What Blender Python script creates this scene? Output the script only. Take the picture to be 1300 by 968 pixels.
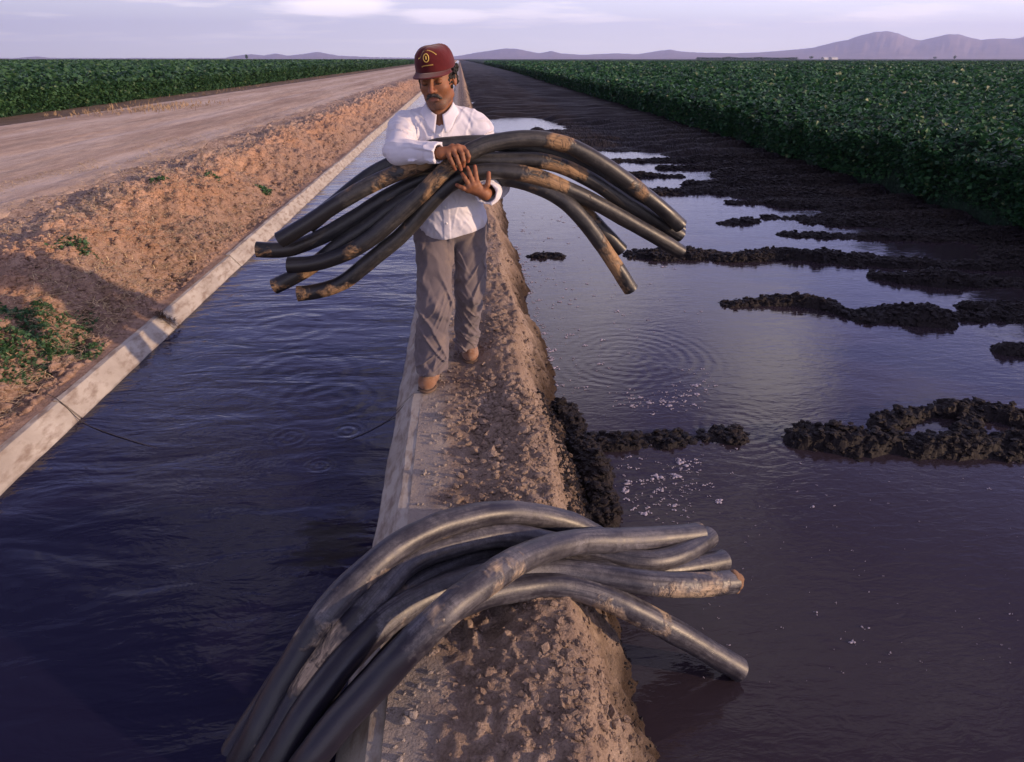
import bpy, math, random
import numpy as np
from math import radians as R, pi, sin, cos
from mathutils import Vector, Matrix
for o in list(bpy.data.objects): bpy.data.objects.remove(o)
sc = bpy.context.scene; COL = sc.collection
rng = np.random.default_rng(7); random.seed(7)

# ------------------------------------------------------------------ camera
FP, CX, CY, CAMH = 867.0, 650.0, 439.0, 1.65          # focal length in photo pixels, principal point, eye height
PITCH, YAW = R(22.7745), R(4.0768)
cam = bpy.data.cameras.new('camera'); co = bpy.data.objects.new('camera', cam); COL.objects.link(co)
co.location = (0, 0, CAMH); co.rotation_euler = (pi/2-PITCH, 0, -YAW)
cam.lens = FP/1300*36; cam.sensor_width = 36; cam.shift_y = -45/1300
cam.clip_start = .05; cam.clip_end = 40000
sc.camera = co
# ------------------------------------------------------------------ sky, sun, exposure
SUN_EL, SUN_AZ = 13.0, 112.0                             # degrees; azimuth clockwise from +Y
w = bpy.data.worlds.new('World'); sc.world = w; w.use_nodes = True
def build_world():
    nt = w.node_tree; nt.nodes.clear(); N = nt.nodes.new; L = nt.links.new
    out = N('ShaderNodeOutputWorld'); bg = N('ShaderNodeBackground'); bg.inputs[1].default_value = .1
    sky = N('ShaderNodeTexSky'); sky.sky_type = 'NISHITA'; sky.sun_disc = False
    sky.sun_elevation = R(SUN_EL); sky.sun_rotation = R(SUN_AZ); sky.dust_density = 2.0; sky.air_density = 1.0
    tint = N('ShaderNodeMix'); tint.data_type = 'RGBA'; tint.blend_type = 'MIX'
    tc = N('ShaderNodeTexCoord'); sp = N('ShaderNodeSeparateXYZ'); L(tc.outputs['Generated'], sp.inputs[0])
    # lavender evening air: violet overhead, paler towards the horizon and towards the sun side
    ramp = N('ShaderNodeValToRGB'); L(sp.outputs[2], ramp.inputs[0])
    e = ramp.color_ramp.elements
    e[0].position = 0.0; e[0].color = (.90, .84, .85, 1)
    e[1].position = 1.0; e[1].color = (.03, .026, .085, 1)
    for p, c in ((.05, (.74, .72, .80, 1)), (.14, (.49, .50, .79, 1)), (.30, (.28, .295, .68, 1)), (.55, (.085, .078, .21, 1))):
        k = e.new(p); k.color = c
    sc1 = N('ShaderNodeVectorMath'); sc1.operation = 'SCALE'; sc1.inputs['Scale'].default_value = 17.0
    L(ramp.outputs[0], sc1.inputs[0])
    gx = N('ShaderNodeMath'); gx.operation = 'MULTIPLY_ADD'; gx.inputs[1].default_value = 7.0; gx.inputs[2].default_value = 19.5; L(sp.outputs[0], gx.inputs[0]); L(gx.outputs[0], sc1.inputs['Scale'])   # brighter towards the sun's side
    tint.inputs[0].default_value = .86
    L(sky.outputs[0], tint.inputs[6]); L(sc1.outputs[0], tint.inputs[7])
    # thin clouds laid on a high plane: direction / height
    dv = N('ShaderNodeMath'); dv.operation = 'MAXIMUM'; dv.inputs[1].default_value = .0; L(sp.outputs[2], dv.inputs[0])
    ad = N('ShaderNodeMath'); ad.operation = 'ADD'; ad.inputs[1].default_value = .09; L(dv.outputs[0], ad.inputs[0])
    px = N('ShaderNodeMath'); px.operation = 'DIVIDE'; L(sp.outputs[0], px.inputs[0]); L(ad.outputs[0], px.inputs[1])
    py = N('ShaderNodeMath'); py.operation = 'DIVIDE'; L(sp.outputs[1], py.inputs[0]); L(ad.outputs[0], py.inputs[1])
    cb = N('ShaderNodeCombineXYZ'); L(px.outputs[0], cb.inputs[0]); L(py.outputs[0], cb.inputs[1])
    mp = N('ShaderNodeMapping'); mp.inputs['Location'].default_value = (3.3, 1.2, 0); mp.inputs['Scale'].default_value = (.62, .9, 1)
    L(cb.outputs[0], mp.inputs[0])
    nz = N('ShaderNodeTexNoise'); nz.inputs['Scale'].default_value = 1.0; nz.inputs['Detail'].default_value = 7; nz.inputs['Roughness'].default_value = .55
    L(mp.outputs[0], nz.inputs['Vector'])
    cr = N('ShaderNodeValToRGB'); cr.color_ramp.elements[0].position = .50; cr.color_ramp.elements[0].color = (0, 0, 0, 1)
    cr.color_ramp.elements[1].position = .66; cr.color_ramp.elements[1].color = (.85, .85, .85, 1); L(nz.outputs[0], cr.inputs[0])
    fade = N('ShaderNodeMapRange'); fade.inputs[1].default_value = .008; fade.inputs[2].default_value = .05; L(sp.outputs[2], fade.inputs[0])
    mu = N('ShaderNodeMath'); mu.operation = 'MULTIPLY'; L(cr.outputs[0], mu.inputs[0]); L(fade.outputs[0], mu.inputs[1])
    # two heavier banks of cloud higher up, the ones mirrored in the flooded field
    last = mu.outputs[0]; big = N('ShaderNodeTexNoise'); big.inputs['Scale'].default_value = 2.6; big.inputs['Detail'].default_value = 6; L(tc.outputs['Generated'], big.inputs['Vector'])
    for az_, el_, rad_, amt in ((27, 23.5, .26, .85), (9.5, 24, .20, .65), (38, 25, .16, .45), (-9, 3.6, .075, 1.0), (-1, 3.0, .06, .9), (-22, 4.4, .05, .6)):
        v = N('ShaderNodeVectorMath'); v.operation = 'DISTANCE'; L(tc.outputs['Generated'], v.inputs[0]); v.inputs[1].default_value = (sin(R(az_))*cos(R(el_)), cos(R(az_))*cos(R(el_)), sin(R(el_)))
        if el_ < 10:
            sq = N('ShaderNodeVectorMath'); sq.operation = 'MULTIPLY'; sq.inputs[1].default_value = (.45, .45, 2.6); L(tc.outputs['Generated'], sq.inputs[0]); L(sq.outputs[0], v.inputs[0]); q = v.inputs[1].default_value; v.inputs[1].default_value = (q[0]*.45, q[1]*.45, q[2]*2.6)
        r_ = N('ShaderNodeMapRange'); r_.inputs[1].default_value = rad_; r_.inputs[2].default_value = rad_*.15; r_.inputs[3].default_value = -.28; r_.inputs[4].default_value = .30; L(v.outputs['Value'], r_.inputs[0])
        a_ = N('ShaderNodeMath'); a_.operation = 'ADD'; L(r_.outputs[0], a_.inputs[0]); L((nz if el_ < 10 else big).outputs[0], a_.inputs[1])
        m_ = N('ShaderNodeMapRange'); m_.inputs[1].default_value = .56; m_.inputs[2].default_value = .78; m_.inputs[4].default_value = amt; L(a_.outputs[0], m_.inputs[0])
        x_ = N('ShaderNodeMath'); x_.operation = 'MAXIMUM'; L(last, x_.inputs[0]); L(m_.outputs[0], x_.inputs[1]); last = x_.outputs[0]
    cl = N('ShaderNodeMix'); cl.data_type = 'RGBA'; L(last, cl.inputs[0]); L(tint.outputs[2], cl.inputs[6]); cl.inputs[7].default_value = (20.0, 18.0, 18.6, 1)
    L(cl.outputs[2], bg.inputs[0]); L(bg.outputs[0], out.inputs[0])
build_world()
sd = bpy.data.lights.new('sun', 'SUN'); sd.energy = 5.0; sd.angle = R(.9); sd.color = (1, .68, .43)
so = bpy.data.objects.new('sun', sd); COL.objects.link(so)
sdir = Vector((sin(R(SUN_AZ))*cos(R(SUN_EL)), cos(R(SUN_AZ))*cos(R(SUN_EL)), sin(R(SUN_EL))))
so.rotation_euler = sdir.to_track_quat('Z', 'Y').to_euler(); so.location = (30, -10, 12)
vs = sc.view_settings; vs.view_transform = 'Standard'; vs.look = 'None'; vs.exposure = 0.0; vs.gamma = 1; vs.use_curve_mapping = False
sc.render.resolution_x, sc.render.resolution_y = 1024, 762
sc.cycles.volume_bounces = 1 if hasattr(sc, 'cycles') else 0

# ------------------------------------------------------------------ helpers
def ray(px, py):
    x = (px-CX)/FP; y = (CY-py)/FP
    fw = cos(PITCH)+sin(PITCH)*y; up = -sin(PITCH)+cos(PITCH)*y
    return np.array([x*cos(YAW)+fw*sin(YAW), fw*cos(YAW)-x*sin(YAW), up])
def at(px, py, Y):                                       # measured place in the photo at distance Y -> world point
    r = ray(px, py); t = Y/r[1]; return np.array([r[0]*t, Y, CAMH+r[2]*t])
def atz(px, py, z):
    r = ray(px, py); t = (z-CAMH)/r[2]; return np.array([r[0]*t, r[1]*t, z])

def tag(o, label=None, cat=None, group=None, kind=None):
    if label: o['label'] = label
    if cat: o['category'] = cat
    if group: o['group'] = group
    if kind: o['kind'] = kind
    return o
def mesh_np(name, V, F, mat=None, parent=None, smooth=True, origin=None, mats=None, midx=None, attrs=None):
    V = np.asarray(V, np.float32); F = np.asarray(F, np.int32)
    og = np.zeros(3) if origin is None else np.asarray(origin, float)
    me = bpy.data.meshes.new(name); n = F.shape[1]
    me.vertices.add(len(V)); me.vertices.foreach_set('co', (V-og).astype(np.float32).ravel())
    me.loops.add(F.size); me.loops.foreach_set('vertex_index', F.ravel())
    me.polygons.add(len(F)); me.polygons.foreach_set('loop_start', np.arange(0, F.size, n, dtype=np.int32))
    me.polygons.foreach_set('loop_total', np.full(len(F), n, np.int32))
    me.polygons.foreach_set('use_smooth', np.full(len(F), smooth))
    for m in (mats or [mat]): me.materials.append(m)
    if midx is not None: me.polygons.foreach_set('material_index', np.asarray(midx, np.int32))
    for k, a in (attrs or {}).items():
        at_ = me.attributes.new(k, 'FLOAT', 'POINT'); at_.data.foreach_set('value', np.asarray(a, np.float32))
    me.update(); me.validate()
    o = bpy.data.objects.new(name, me); COL.objects.link(o); o.location = og
    if parent is not None:
        o.parent = parent; o.location = Vector(og)-Vector(parent_world(parent))
    return o
def parent_world(p):
    v = Vector(p.location)
    while p.parent: p = p.parent; v = v+Vector(p.location)
    return v
def empty(name, loc):
    o = bpy.data.objects.new(name, None); o.location = loc; COL.objects.link(o); o.empty_display_size = .1; return o

def _h(ix, iy, iz, s):
    n = (ix*374761393+iy*668265263+iz*1274126177+s*974711) & 0x7fffffff
    n = ((n ^ (n >> 13))*1274126177) & 0x7fffffff
    return ((n ^ (n >> 16)) & 0xffff)/65535.0
def vnoise(x, y, z=None, s=0):
    x = np.asarray(x, float); y = np.asarray(y, float); ix = np.floor(x).astype(np.int64); iy = np.floor(y).astype(np.int64)
    fx = x-ix; fy = y-iy; fx = fx*fx*(3-2*fx); fy = fy*fy*(3-2*fy)
    def lay(iz):
        a = _h(ix, iy, iz, s); b = _h(ix+1, iy, iz, s); c = _h(ix, iy+1, iz, s); d = _h(ix+1, iy+1, iz, s)
        return (a*(1-fx)+b*fx)*(1-fy)+(c*(1-fx)+d*fx)*fy
    if z is None: return lay(np.int64(0))*2-1
    z = np.asarray(z, float); iz = np.floor(z).astype(np.int64); fz = z-iz; fz = fz*fz*(3-2*fz)
    return (lay(iz)*(1-fz)+lay(iz+1)*fz)*2-1
def fbm(x, y, oct=4, s=0, rough=.5, z=None):
    t = 0; a = 1; f = 1; n = 0
    for i in range(oct):
        t = t+a*vnoise(x*f+i*17.3, y*f-i*9.1, None if z is None else z*f+i*5.7, s+i); n += a; a *= rough; f *= 2.03
    return t/n
def sstep(a, b, x): t = np.clip((x-a)/(b-a), 0, 1); return t*t*(3-2*t)

def grid_mesh(name, xs, ys, zf, mat, **kw):
    X, Y = np.meshgrid(xs, ys); r = zf(X, Y)
    if isinstance(r, tuple): X, Y, Z = r
    else: Z = r
    nx, ny = len(xs), len(ys); V = np.stack([X, Y, Z], -1).reshape(-1, 3)
    i = np.arange((ny-1)*nx).reshape(ny-1, nx)[:, :-1].ravel()
    F = np.stack([i, i+1, i+nx+1, i+nx], 1)
    return mesh_np(name, V, F, mat, **kw)
def ygrid(y0, y1, near, k):
    ys = [y0]; 
    while ys[-1] < y1: ys.append(ys[-1]+max(near, k*abs(ys[-1])))
    return np.array(ys)

# --- materials
class NT:
    def __init__(s, name):
        s.m = bpy.data.materials.new(name); s.m.use_nodes = True; s.t = s.m.node_tree; s.b = s.t.nodes['Principled BSDF']; s.tc = None
    def n(s, t, **k):
        x = s.t.nodes.new(t)
        for a, b in k.items(): setattr(x, a, b)
        return x
    def l(s, a, b): s.t.links.new(a, b)
    def co(s):
        if not s.tc: s.tc = s.n('ShaderNodeTexCoord')
        return s.tc.outputs['Object']
    def noise(s, scale, detail=4, rough=.55, sc3=None, dist=0, loc=None):
        z = s.n('ShaderNodeTexNoise'); z.inputs['Scale'].default_value = scale; z.inputs['Detail'].default_value = detail
        z.inputs['Roughness'].default_value = rough; z.inputs['Distortion'].default_value = dist
        mp = s.n('ShaderNodeMapping'); s.l(s.co(), mp.inputs[0])
        if sc3: mp.inputs['Scale'].default_value = sc3
        if loc: mp.inputs['Location'].default_value = loc
        s.l(mp.outputs[0], z.inputs['Vector']); return z.outputs[0]
    def vor(s, scale, sc3=None, feature='F1'):
        z = s.n('ShaderNodeTexVoronoi', feature=feature); z.inputs['Scale'].default_value = scale
        mp = s.n('ShaderNodeMapping'); s.l(s.co(), mp.inputs[0])
        if sc3: mp.inputs['Scale'].default_value = sc3
        s.l(mp.outputs[0], z.inputs['Vector']); return z.outputs['Distance']
    def ramp(s, f, stops):
        r = s.n('ShaderNodeValToRGB'); s.l(f, r.inputs[0]); e = r.color_ramp.elements
        while len(e) < len(stops): e.new(.5)
        for k, (p, c) in zip(e, stops):
            k.position = p; k.color = (*(c if hasattr(c, '__len__') else (c, c, c)), 1)
        return r.outputs[0]
    def mix(s, f, a, b, mode='MIX'):
        x = s.n('ShaderNodeMix', data_type='RGBA', blend_type=mode)
        for k, v in ((0, f), (6, a), (7, b)):
            if hasattr(v, 'is_output'): s.l(v, x.inputs[k])
            elif k == 0: x.inputs[0].default_value = v
            else: x.inputs[k].default_value = (*v, 1)
        return x.outputs[2]
    def math(s, op, a, b=0.0, c=None):
        x = s.n('ShaderNodeMath', operation=op)
        for k, v in enumerate((a, b, c)):
            if v is None: continue
            if hasattr(v, 'is_output'): s.l(v, x.inputs[k])
            else: x.inputs[k].default_value = v
        return x.outputs[0]
    def attr(s, name):
        a = s.n('ShaderNodeAttribute', attribute_name=name); return a.outputs['Fac']
    def bump(s, f, strength=.5, dist=.01, prev=None):
        b = s.n('ShaderNodeBump'); b.inputs['Strength'].default_value = strength; b.inputs['Distance'].default_value = dist
        s.l(f, b.inputs['Height'])
        if prev is not None: s.l(prev, b.inputs['Normal'])
        return b.outputs[0]
    def fin(s, color=None, rough=None, normal=None, spec=None, **k):
        for nm, v in (('Base Color', color), ('Roughness', rough), ('Normal', normal), ('Specular IOR Level', spec)):
            if v is None: continue
            if hasattr(v, 'is_output'): s.l(v, s.b.inputs[nm])
            else: s.b.inputs[nm].default_value = (*v, 1) if hasattr(v, '__len__') else v
        for nm, v in k.items(): s.b.inputs[nm.replace('_', ' ')].default_value = v
        return s.m
def plain(name, c, rough=.7, **k): return NT(name).fin(c, rough, **k)

def mat_dirt(name, cols, scale=1.0, bumpd=.012, stain=None, rough=.95, fine=60, damp=False, wet=False):
    t = NT(name); a = t.noise(1.3*scale, 6, .6); b = t.noise(9*scale, 6, .65); c = t.noise(fine*scale, 4, .7)
    col = t.ramp(a, [(.3, cols[0]), (.5, cols[1]), (.68, cols[2])])
    col = t.mix(t.ramp(b, [(.35, 0.0), (.65, .55)]), col, cols[3])
    col = t.mix(.6, col, t.ramp(c, [(.3, .35), (.5, .8), (.7, 1.25)]), 'MULTIPLY')
    if wet:                                              # soaked soil along the waterline
        sp = t.n('ShaderNodeSeparateXYZ'); t.l(t.co(), sp.inputs[0]); z = t.math('ADD', sp.outputs[2], t.math('MULTIPLY', t.math('SUBTRACT', t.noise(5, 5, .65), .5), .42))
        gx = t.math('ADD', sp.outputs[0], t.math('MULTIPLY', t.math('SUBTRACT', t.noise(4, 5, .65), .5), .34)); col = t.mix(t.ramp(t.math('ADD', gx, 1.0), [(.84, .85), (.93, 0.)]), col, (.36, .315, .28))   # cement wash beside the lip
        col = t.mix(t.ramp(t.math('ADD', z, 1.0), [(.68, 1.), (.90, 0.)]), col, t.ramp(c, [(.3, (.018, .012, .010)), (.7, (.055, .036, .026))]))
    if damp:                                             # greyer crumbly soil low on the slope, a grey gravel line on the crest
        sp = t.n('ShaderNodeSeparateXYZ'); t.l(t.co(), sp.inputs[0]); x = t.math('ADD', sp.outputs[0], t.math('MULTIPLY', t.math('SUBTRACT', t.noise(1.7, 5, .65), .5), 1.3))
        lo_ = t.ramp(t.math('ADD', x, 3.6), [(.45, 0.), (.98, .8)]); cr_ = t.ramp(t.math('ADD', t.math('MULTIPLY', x, -1.), -2.9), [(.15, 0.), (.65, .85)])
        col = t.mix(lo_, col, t.ramp(b, [(.3, (.16, .11, .085)), (.6, (.31, .22, .175))])); col = t.mix(cr_, col, t.ramp(b, [(.3, (.22, .165, .14)), (.62, (.44, .34, .28))]))
        pit = t.ramp(t.vor(26), [(.10, 0.0), (.35, 1.)]); col = t.mix(t.ramp(t.noise(20, 4, .7), [(.52, .0), (.6, .6)]), col, (.16, .10, .07))
    n = t.bump(c, .6, bumpd); n = t.bump(b, .5, bumpd*3, n)
    return t.fin(col, rough, n, .2)
# ------------------------------------------------------------------ SDF modelling of organic shapes
def p_cap(a, b, ra, rb=None):
    a = np.asarray(a, float); b = np.asarray(b, float); rb = ra if rb is None else rb
    ba = b-a; L2 = max(ba@ba, 1e-12)
    def f(P):
        t = np.clip(((P-a)@ba)/L2, 0, 1); return np.linalg.norm(P-a-t[:, None]*ba, axis=1)-(ra+(rb-ra)*t)
    return f
def p_ell(c, r, M=None):
    c = np.asarray(c, float); r = np.asarray(r, float)
    def f(P):
        Q = P-c
        if M is not None: Q = Q@M
        k0 = np.linalg.norm(Q/r, axis=1); k1 = np.linalg.norm(Q/(r*r), axis=1)+1e-9
        return k0*(k0-1)/k1
    return f
def smin(a, b, k):
    if k <= 0: return np.minimum(a, b)
    h = np.clip(.5+.5*(b-a)/k, 0, 1); return b*(1-h)+a*h-k*h*(1-h)
def smax(a, b, k): return -smin(-a, -b, k)
def sdf_union(items):                                    # items: (prim, k) or (prim, k, 'sub')
    def f(P):
        d = None
        for it in items:
            v = it[0](P)
            if d is None: d = v
            elif len(it) > 2: d = smax(d, -v, it[1])
            else: d = smin(d, v, it[1])
        return d
    return f
def sdf_mesh(fn, lo, hi, h, B=10):
    lo = np.asarray(lo, float); hi = np.asarray(hi, float)
    nb = np.ceil((hi-lo)/(h*B)).astype(int); dims = nb*B+1
    D = np.full(dims, 1.0, np.float32)
    g = np.stack(np.meshgrid(*[np.arange(n) for n in nb], indexing='ij'), -1).reshape(-1, 3)
    c = lo+(g+.5)*B*h; dc = fn(c); rad = B*h*.87
    off = np.stack(np.meshgrid(*[np.arange(B+1)]*3, indexing='ij'), -1).reshape(-1, 3)
    for gi in g[dc < -rad*1.6]:
        s = gi*B; D[s[0]:s[0]+B+1, s[1]:s[1]+B+1, s[2]:s[2]+B+1] = -1
    act = g[np.abs(dc) <= rad*1.6]
    for k in range(0, len(act), 150):
        A = act[k:k+150]; idx = (A[:, None, :]*B+off[None]); P = lo+idx.reshape(-1, 3)*h
        v = fn(P).reshape(len(A), B+1, B+1, B+1)
        for j, gi in enumerate(A):
            s = gi*B; D[s[0]:s[0]+B+1, s[1]:s[1]+B+1, s[2]:s[2]+B+1] = v[j]
    I = D < 0
    cx = np.zeros(np.array(dims)-1, bool); vid = None
    acc = {}
    corners = [(i, j, k) for i in (0, 1) for j in (0, 1) for k in (0, 1)]
    allin = np.ones_like(cx); anyin = np.zeros_like(cx); n = np.array(dims)-1
    for i, j, k in corners:
        s = I[i:i+n[0], j:j+n[1], k:k+n[2]]; allin &= s; anyin |= s
    cell = anyin & ~allin; ci = np.argwhere(cell); vid = np.full(cx.shape, -1, np.int32); vid[cell] = np.arange(len(ci))
    S = np.zeros((len(ci), 3)); W = np.zeros(len(ci))
    for ax in range(3):
        e = np.zeros(3, int); e[ax] = 1
        for i, j, k in corners:
            if (i, j, k)[ax]: continue
            p = ci+np.array([i, j, k]); q = p+e
            a = D[p[:, 0], p[:, 1], p[:, 2]]; b = D[q[:, 0], q[:, 1], q[:, 2]]; m = (a < 0) != (b < 0)
            t = np.where(m, a/np.where(m, a-b, 1), 0)
            S += np.where(m[:, None], np.array([i, j, k])+t[:, None]*e, 0); W += m
    V = lo+(ci+S/W[:, None])*h
    Fs = []
    for ax in range(3):
        u, v = (ax+1) % 3, (ax+2) % 3; sh = list(I.shape)
        sl0 = [slice(None)]*3; sl1 = [slice(None)]*3; sl0[ax] = slice(0, -1); sl1[ax] = slice(1, None)
        a = I[tuple(sl0)]; b = I[tuple(sl1)]; ch = np.argwhere(a != b)
        ok = (ch[:, u] > 0) & (ch[:, v] > 0) & (ch[:, u] < sh[u]-1) & (ch[:, v] < sh[v]-1); ch = ch[ok]
        ins = a[ch[:, 0], ch[:, 1], ch[:, 2]]
        q = []
        for du, dv in ((-1, -1), (0, -1), (0, 0), (-1, 0)):
            c2 = ch.copy(); c2[:, u] += du; c2[:, v] += dv; q.append(vid[c2[:, 0], c2[:, 1], c2[:, 2]])
        q = np.stack(q, 1); q = np.where(ins[:, None], q, q[:, ::-1]); Fs.append(q)
    F = np.concatenate(Fs); F = F[(F >= 0).all(1)]
    return V, F

def tube_mesh(P, rad, nseg=24, wall=.004, open_ends=True, up=(0, 0, 1)):
    """hollow tube along P (n,3): outer wall, inner wall and rims"""
    P = np.asarray(P, float); n = len(P); T = np.gradient(P, axis=0); T /= np.linalg.norm(T, axis=1)[:, None]
    N = np.zeros_like(P); ref = np.array([.13, 1, .21]); v = ref-(ref@T[0])*T[0]; N[0] = v/np.linalg.norm(v)
    for i in range(1, n):
        v = N[i-1]-(N[i-1]@T[i])*T[i]; N[i] = v/np.linalg.norm(v)
    Bn = np.cross(T, N); rad = np.broadcast_to(rad, n)
    th = np.linspace(0, 2*pi, nseg, endpoint=False)
    def ring(r): return P[:, None]+r[:, None, None]*(np.cos(th)[None, :, None]*N[:, None]+np.sin(th)[None, :, None]*Bn[:, None])
    O = ring(rad); 
    def faces(n, base, flip):
        i = np.arange(n-1)[:, None]*nseg; j = np.arange(nseg)[None]; j2 = (j+1) % nseg
        q = np.stack([i+j, i+j2, i+nseg+j2, i+nseg+j], -1).reshape(-1, 4)+base
        return q[:, ::-1] if flip else q
    if not open_ends:
        V = np.concatenate([O.reshape(-1, 3)]); return V, faces(n, 0, False)
    I = ring(rad-wall); V = np.concatenate([O.reshape(-1, 3), I.reshape(-1, 3)]); nb = n*nseg
    F = [faces(n, 0, False), faces(n, nb, True)]
    j = np.arange(nseg); j2 = (j+1) % nseg
    e = (n-1)*nseg; b2 = len(V); V = np.concatenate([V, V[:nseg], V[nb:nb+nseg], V[e:e+nseg], V[nb+e:nb+e+nseg]])   # rims keep their own vertices so that the cut stays crisp
    F.append(np.stack([b2+j2, b2+j, b2+nseg+j, b2+nseg+j2], 1)); F.append(np.stack([b2+2*nseg+j, b2+2*nseg+j2, b2+3*nseg+j2, b2+3*nseg+j], 1))
    return V, np.concatenate(F)
def spline(C, n):
    C = np.asarray(C, float); d = np.r_[0, np.cumsum(np.linalg.norm(np.diff(C, axis=0), axis=1)**.5)]
    t = np.linspace(0, d[-1], n); out = np.zeros((n, 3))
    Cp = np.vstack([2*C[0]-C[1], C, 2*C[-1]-C[-2]]); dp = np.r_[-(d[1]), d, d[-1]+d[-1]-d[-2]]
    for i, tt in enumerate(t):
        k = min(max(np.searchsorted(d, tt, side='right')-1, 0), len(C)-2); u = (tt-d[k])/(d[k+1]-d[k])
        p0, p1, p2, p3 = Cp[k:k+4]; t0, t1, t2, t3 = dp[k:k+4]; h = t2-t1
        m1 = (p2-p0)/(t2-t0)*h; m2 = (p3-p1)/(t3-t1)*h
        out[i] = (2*u**3-3*u**2+1)*p1+(u**3-2*u**2+u)*m1+(-2*u**3+3*u**2)*p2+(u**3-u**2)*m2
    # light smoothing
    for _ in range(6): out[1:-1] = .25*out[:-2]+.5*out[1:-1]+.25*out[2:]
    return out
ICO_V = None
def ico():
    g = (1+5**.5)/2; V = np.array([(-1, g, 0), (1, g, 0), (-1, -g, 0), (1, -g, 0), (0, -1, g), (0, 1, g), (0, -1, -g), (0, 1, -g), (g, 0, -1), (g, 0, 1), (-g, 0, -1), (-g, 0, 1)], float)
    F = np.array([(0, 11, 5), (0, 5, 1), (0, 1, 7), (0, 7, 10), (0, 10, 11), (1, 5, 9), (5, 11, 4), (11, 10, 2), (10, 7, 6), (7, 1, 8), (3, 9, 4), (3, 4, 2), (3, 2, 6), (3, 6, 8), (3, 8, 9), (4, 9, 5), (2, 4, 11), (6, 2, 10), (8, 6, 7), (9, 8, 1)])
    return V/np.linalg.norm(V[0]), F
def clods(name, P, size, mat, label, smooth=False, squash=.75, seed=1):
    r = np.random.default_rng(seed); V0, F0 = ico(); n = len(P)
    ax = r.normal(size=(n, 3)); ax /= np.linalg.norm(ax, axis=1)[:, None]; an = r.uniform(0, 6.28, n)
    K = np.zeros((n, 3, 3)); K[:, 0, 1] = -ax[:, 2]; K[:, 0, 2] = ax[:, 1]; K[:, 1, 0] = ax[:, 2]; K[:, 1, 2] = -ax[:, 0]; K[:, 2, 0] = -ax[:, 1]; K[:, 2, 1] = ax[:, 0]
    Rm = np.eye(3)+np.sin(an)[:, None, None]*K+(1-np.cos(an))[:, None, None]*(K@K)
    V = V0[None]*r.uniform(.65, 1.25, (n, 12, 1))*r.uniform([.7, .7, .5], [1.3, 1.2, 1.0], (n, 3))[:, None]
    V = np.einsum('nij,nkj->nki', Rm, V)*size[:, None, None]; V[..., 2] *= squash; V += P[:, None]
    F = (F0[None]+np.arange(n)[:, None, None]*12).reshape(-1, 3)
    o = mesh_np(name, V.reshape(-1, 3), F, mat, smooth=smooth); tag(o, label, kind='stuff'); return o
# ================================================================== SETTING
WC, WF = -.10, -.40                                      # water level in the canal and in the flooded field
XE_R = lambda Y: 6.65+np.clip(.018*Y, 0, 2.2)             # edge of the right cotton field
M = {}
M['bank'] = mat_dirt('bank_dirt', [(.20, .145, .115), (.31, .235, .185), (.38, .30, .25), (.19, .13, .10)], 1.9, .018, wet=True)
M['emb'] = mat_dirt('embankment_dirt', [(.42, .235, .14), (.59, .345, .215), (.62, .42, .31), (.30, .17, .105)], 1.3, .022, damp=True)
def mat_road():
    t = NT('packed_road'); a = t.noise(1.0, 6, .6, (1.1, .13, 1)); b = t.noise(7, 5, .6, (1, .3, 1)); c = t.noise(70, 3, .6)
    col = t.ramp(a, [(.28, (.30, .21, .16)), (.45, (.47, .35, .27)), (.6, (.54, .425, .34)), (.75, (.43, .31, .23))])
    col = t.mix(t.ramp(b, [(.42, 0.), (.7, .5)]), col, (.25, .175, .13))
    col = t.mix(.4, col, t.ramp(c, [(.3, .5), (.7, 1.2)]), 'MULTIPLY')
    sp = t.n('ShaderNodeSeparateXYZ'); t.l(t.co(), sp.inputs[0]); x = t.math('ADD', sp.outputs[0], t.math('MULTIPLY', t.noise(.25, 2), .8))
    trk = t.math('ABSOLUTE', t.math('SINE', t.math('MULTIPLY', x, 1.75)))
    col = t.mix(t.math('MULTIPLY', t.ramp(trk, [(.70, 0.), (.95, 1.)]), t.ramp(t.noise(2.5, 5, .7, (1, .12, 1)), [(.35, 0.), (.6, .85)])), col, (.55, .45, .38))
    col = t.mix(t.math('MULTIPLY', t.ramp(trk, [(.0, 1.), (.35, 0.)]), t.ramp(t.noise(3.5, 5, .7, (1, .1, 1)), [(.42, 0.), (.6, .7)])), col, (.26, .20, .15))
    return t.fin(col, .95, t.bump(c, .5, .01, t.bump(b, .5, .03)), .15)
M['road'] = mat_road()
def mat_mud():
    t = NT('wet_mud'); a = t.noise(2.2, 5, .6); c = t.noise(45, 4, .7)
    col = t.ramp(a, [(.3, (.007, .005, .007)), (.55, (.011, .008, .0095)), (.75, (.019, .013, .013))])
    col = t.mix(.5, col, t.ramp(c, [(.3, .4), (.7, 1.4)]), 'MULTIPLY')
    return t.fin(col, t.ramp(c, [(.3, .5), (.7, .9)]), t.bump(c, .8, .015), .22)
M['mud'] = mat_mud()
def mat_concrete():
    t = NT('old_concrete'); a = t.noise(3, 6, .65); b = t.noise(22, 5, .6, (1, .35, 1)); c = t.noise(160, 3, .6)
    col = t.ramp(a, [(.3, (.27, .24, .21)), (.55, (.38, .35, .31)), (.75, (.44, .41, .37))])
    col = t.mix(t.ramp(b, [(.47, 0.), (.66, .85)]), col, (.19, .145, .115))
    # damp dark stain just above the water
    sp = t.n('ShaderNodeSeparateXYZ'); t.l(t.co(), sp.inputs[0])
    z = t.math('ADD', sp.outputs[2], t.math('MULTIPLY', a, .03))
    col = t.mix(t.ramp(t.math('MULTIPLY', t.math('ADD', z, .11), 12.0), [(.22, .75), (.4, 0.)]), col, (.09, .075, .065))
    return t.fin(col, .85, t.bump(c, .5, .004, t.bump(b, .4, .006)), .3)
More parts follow.
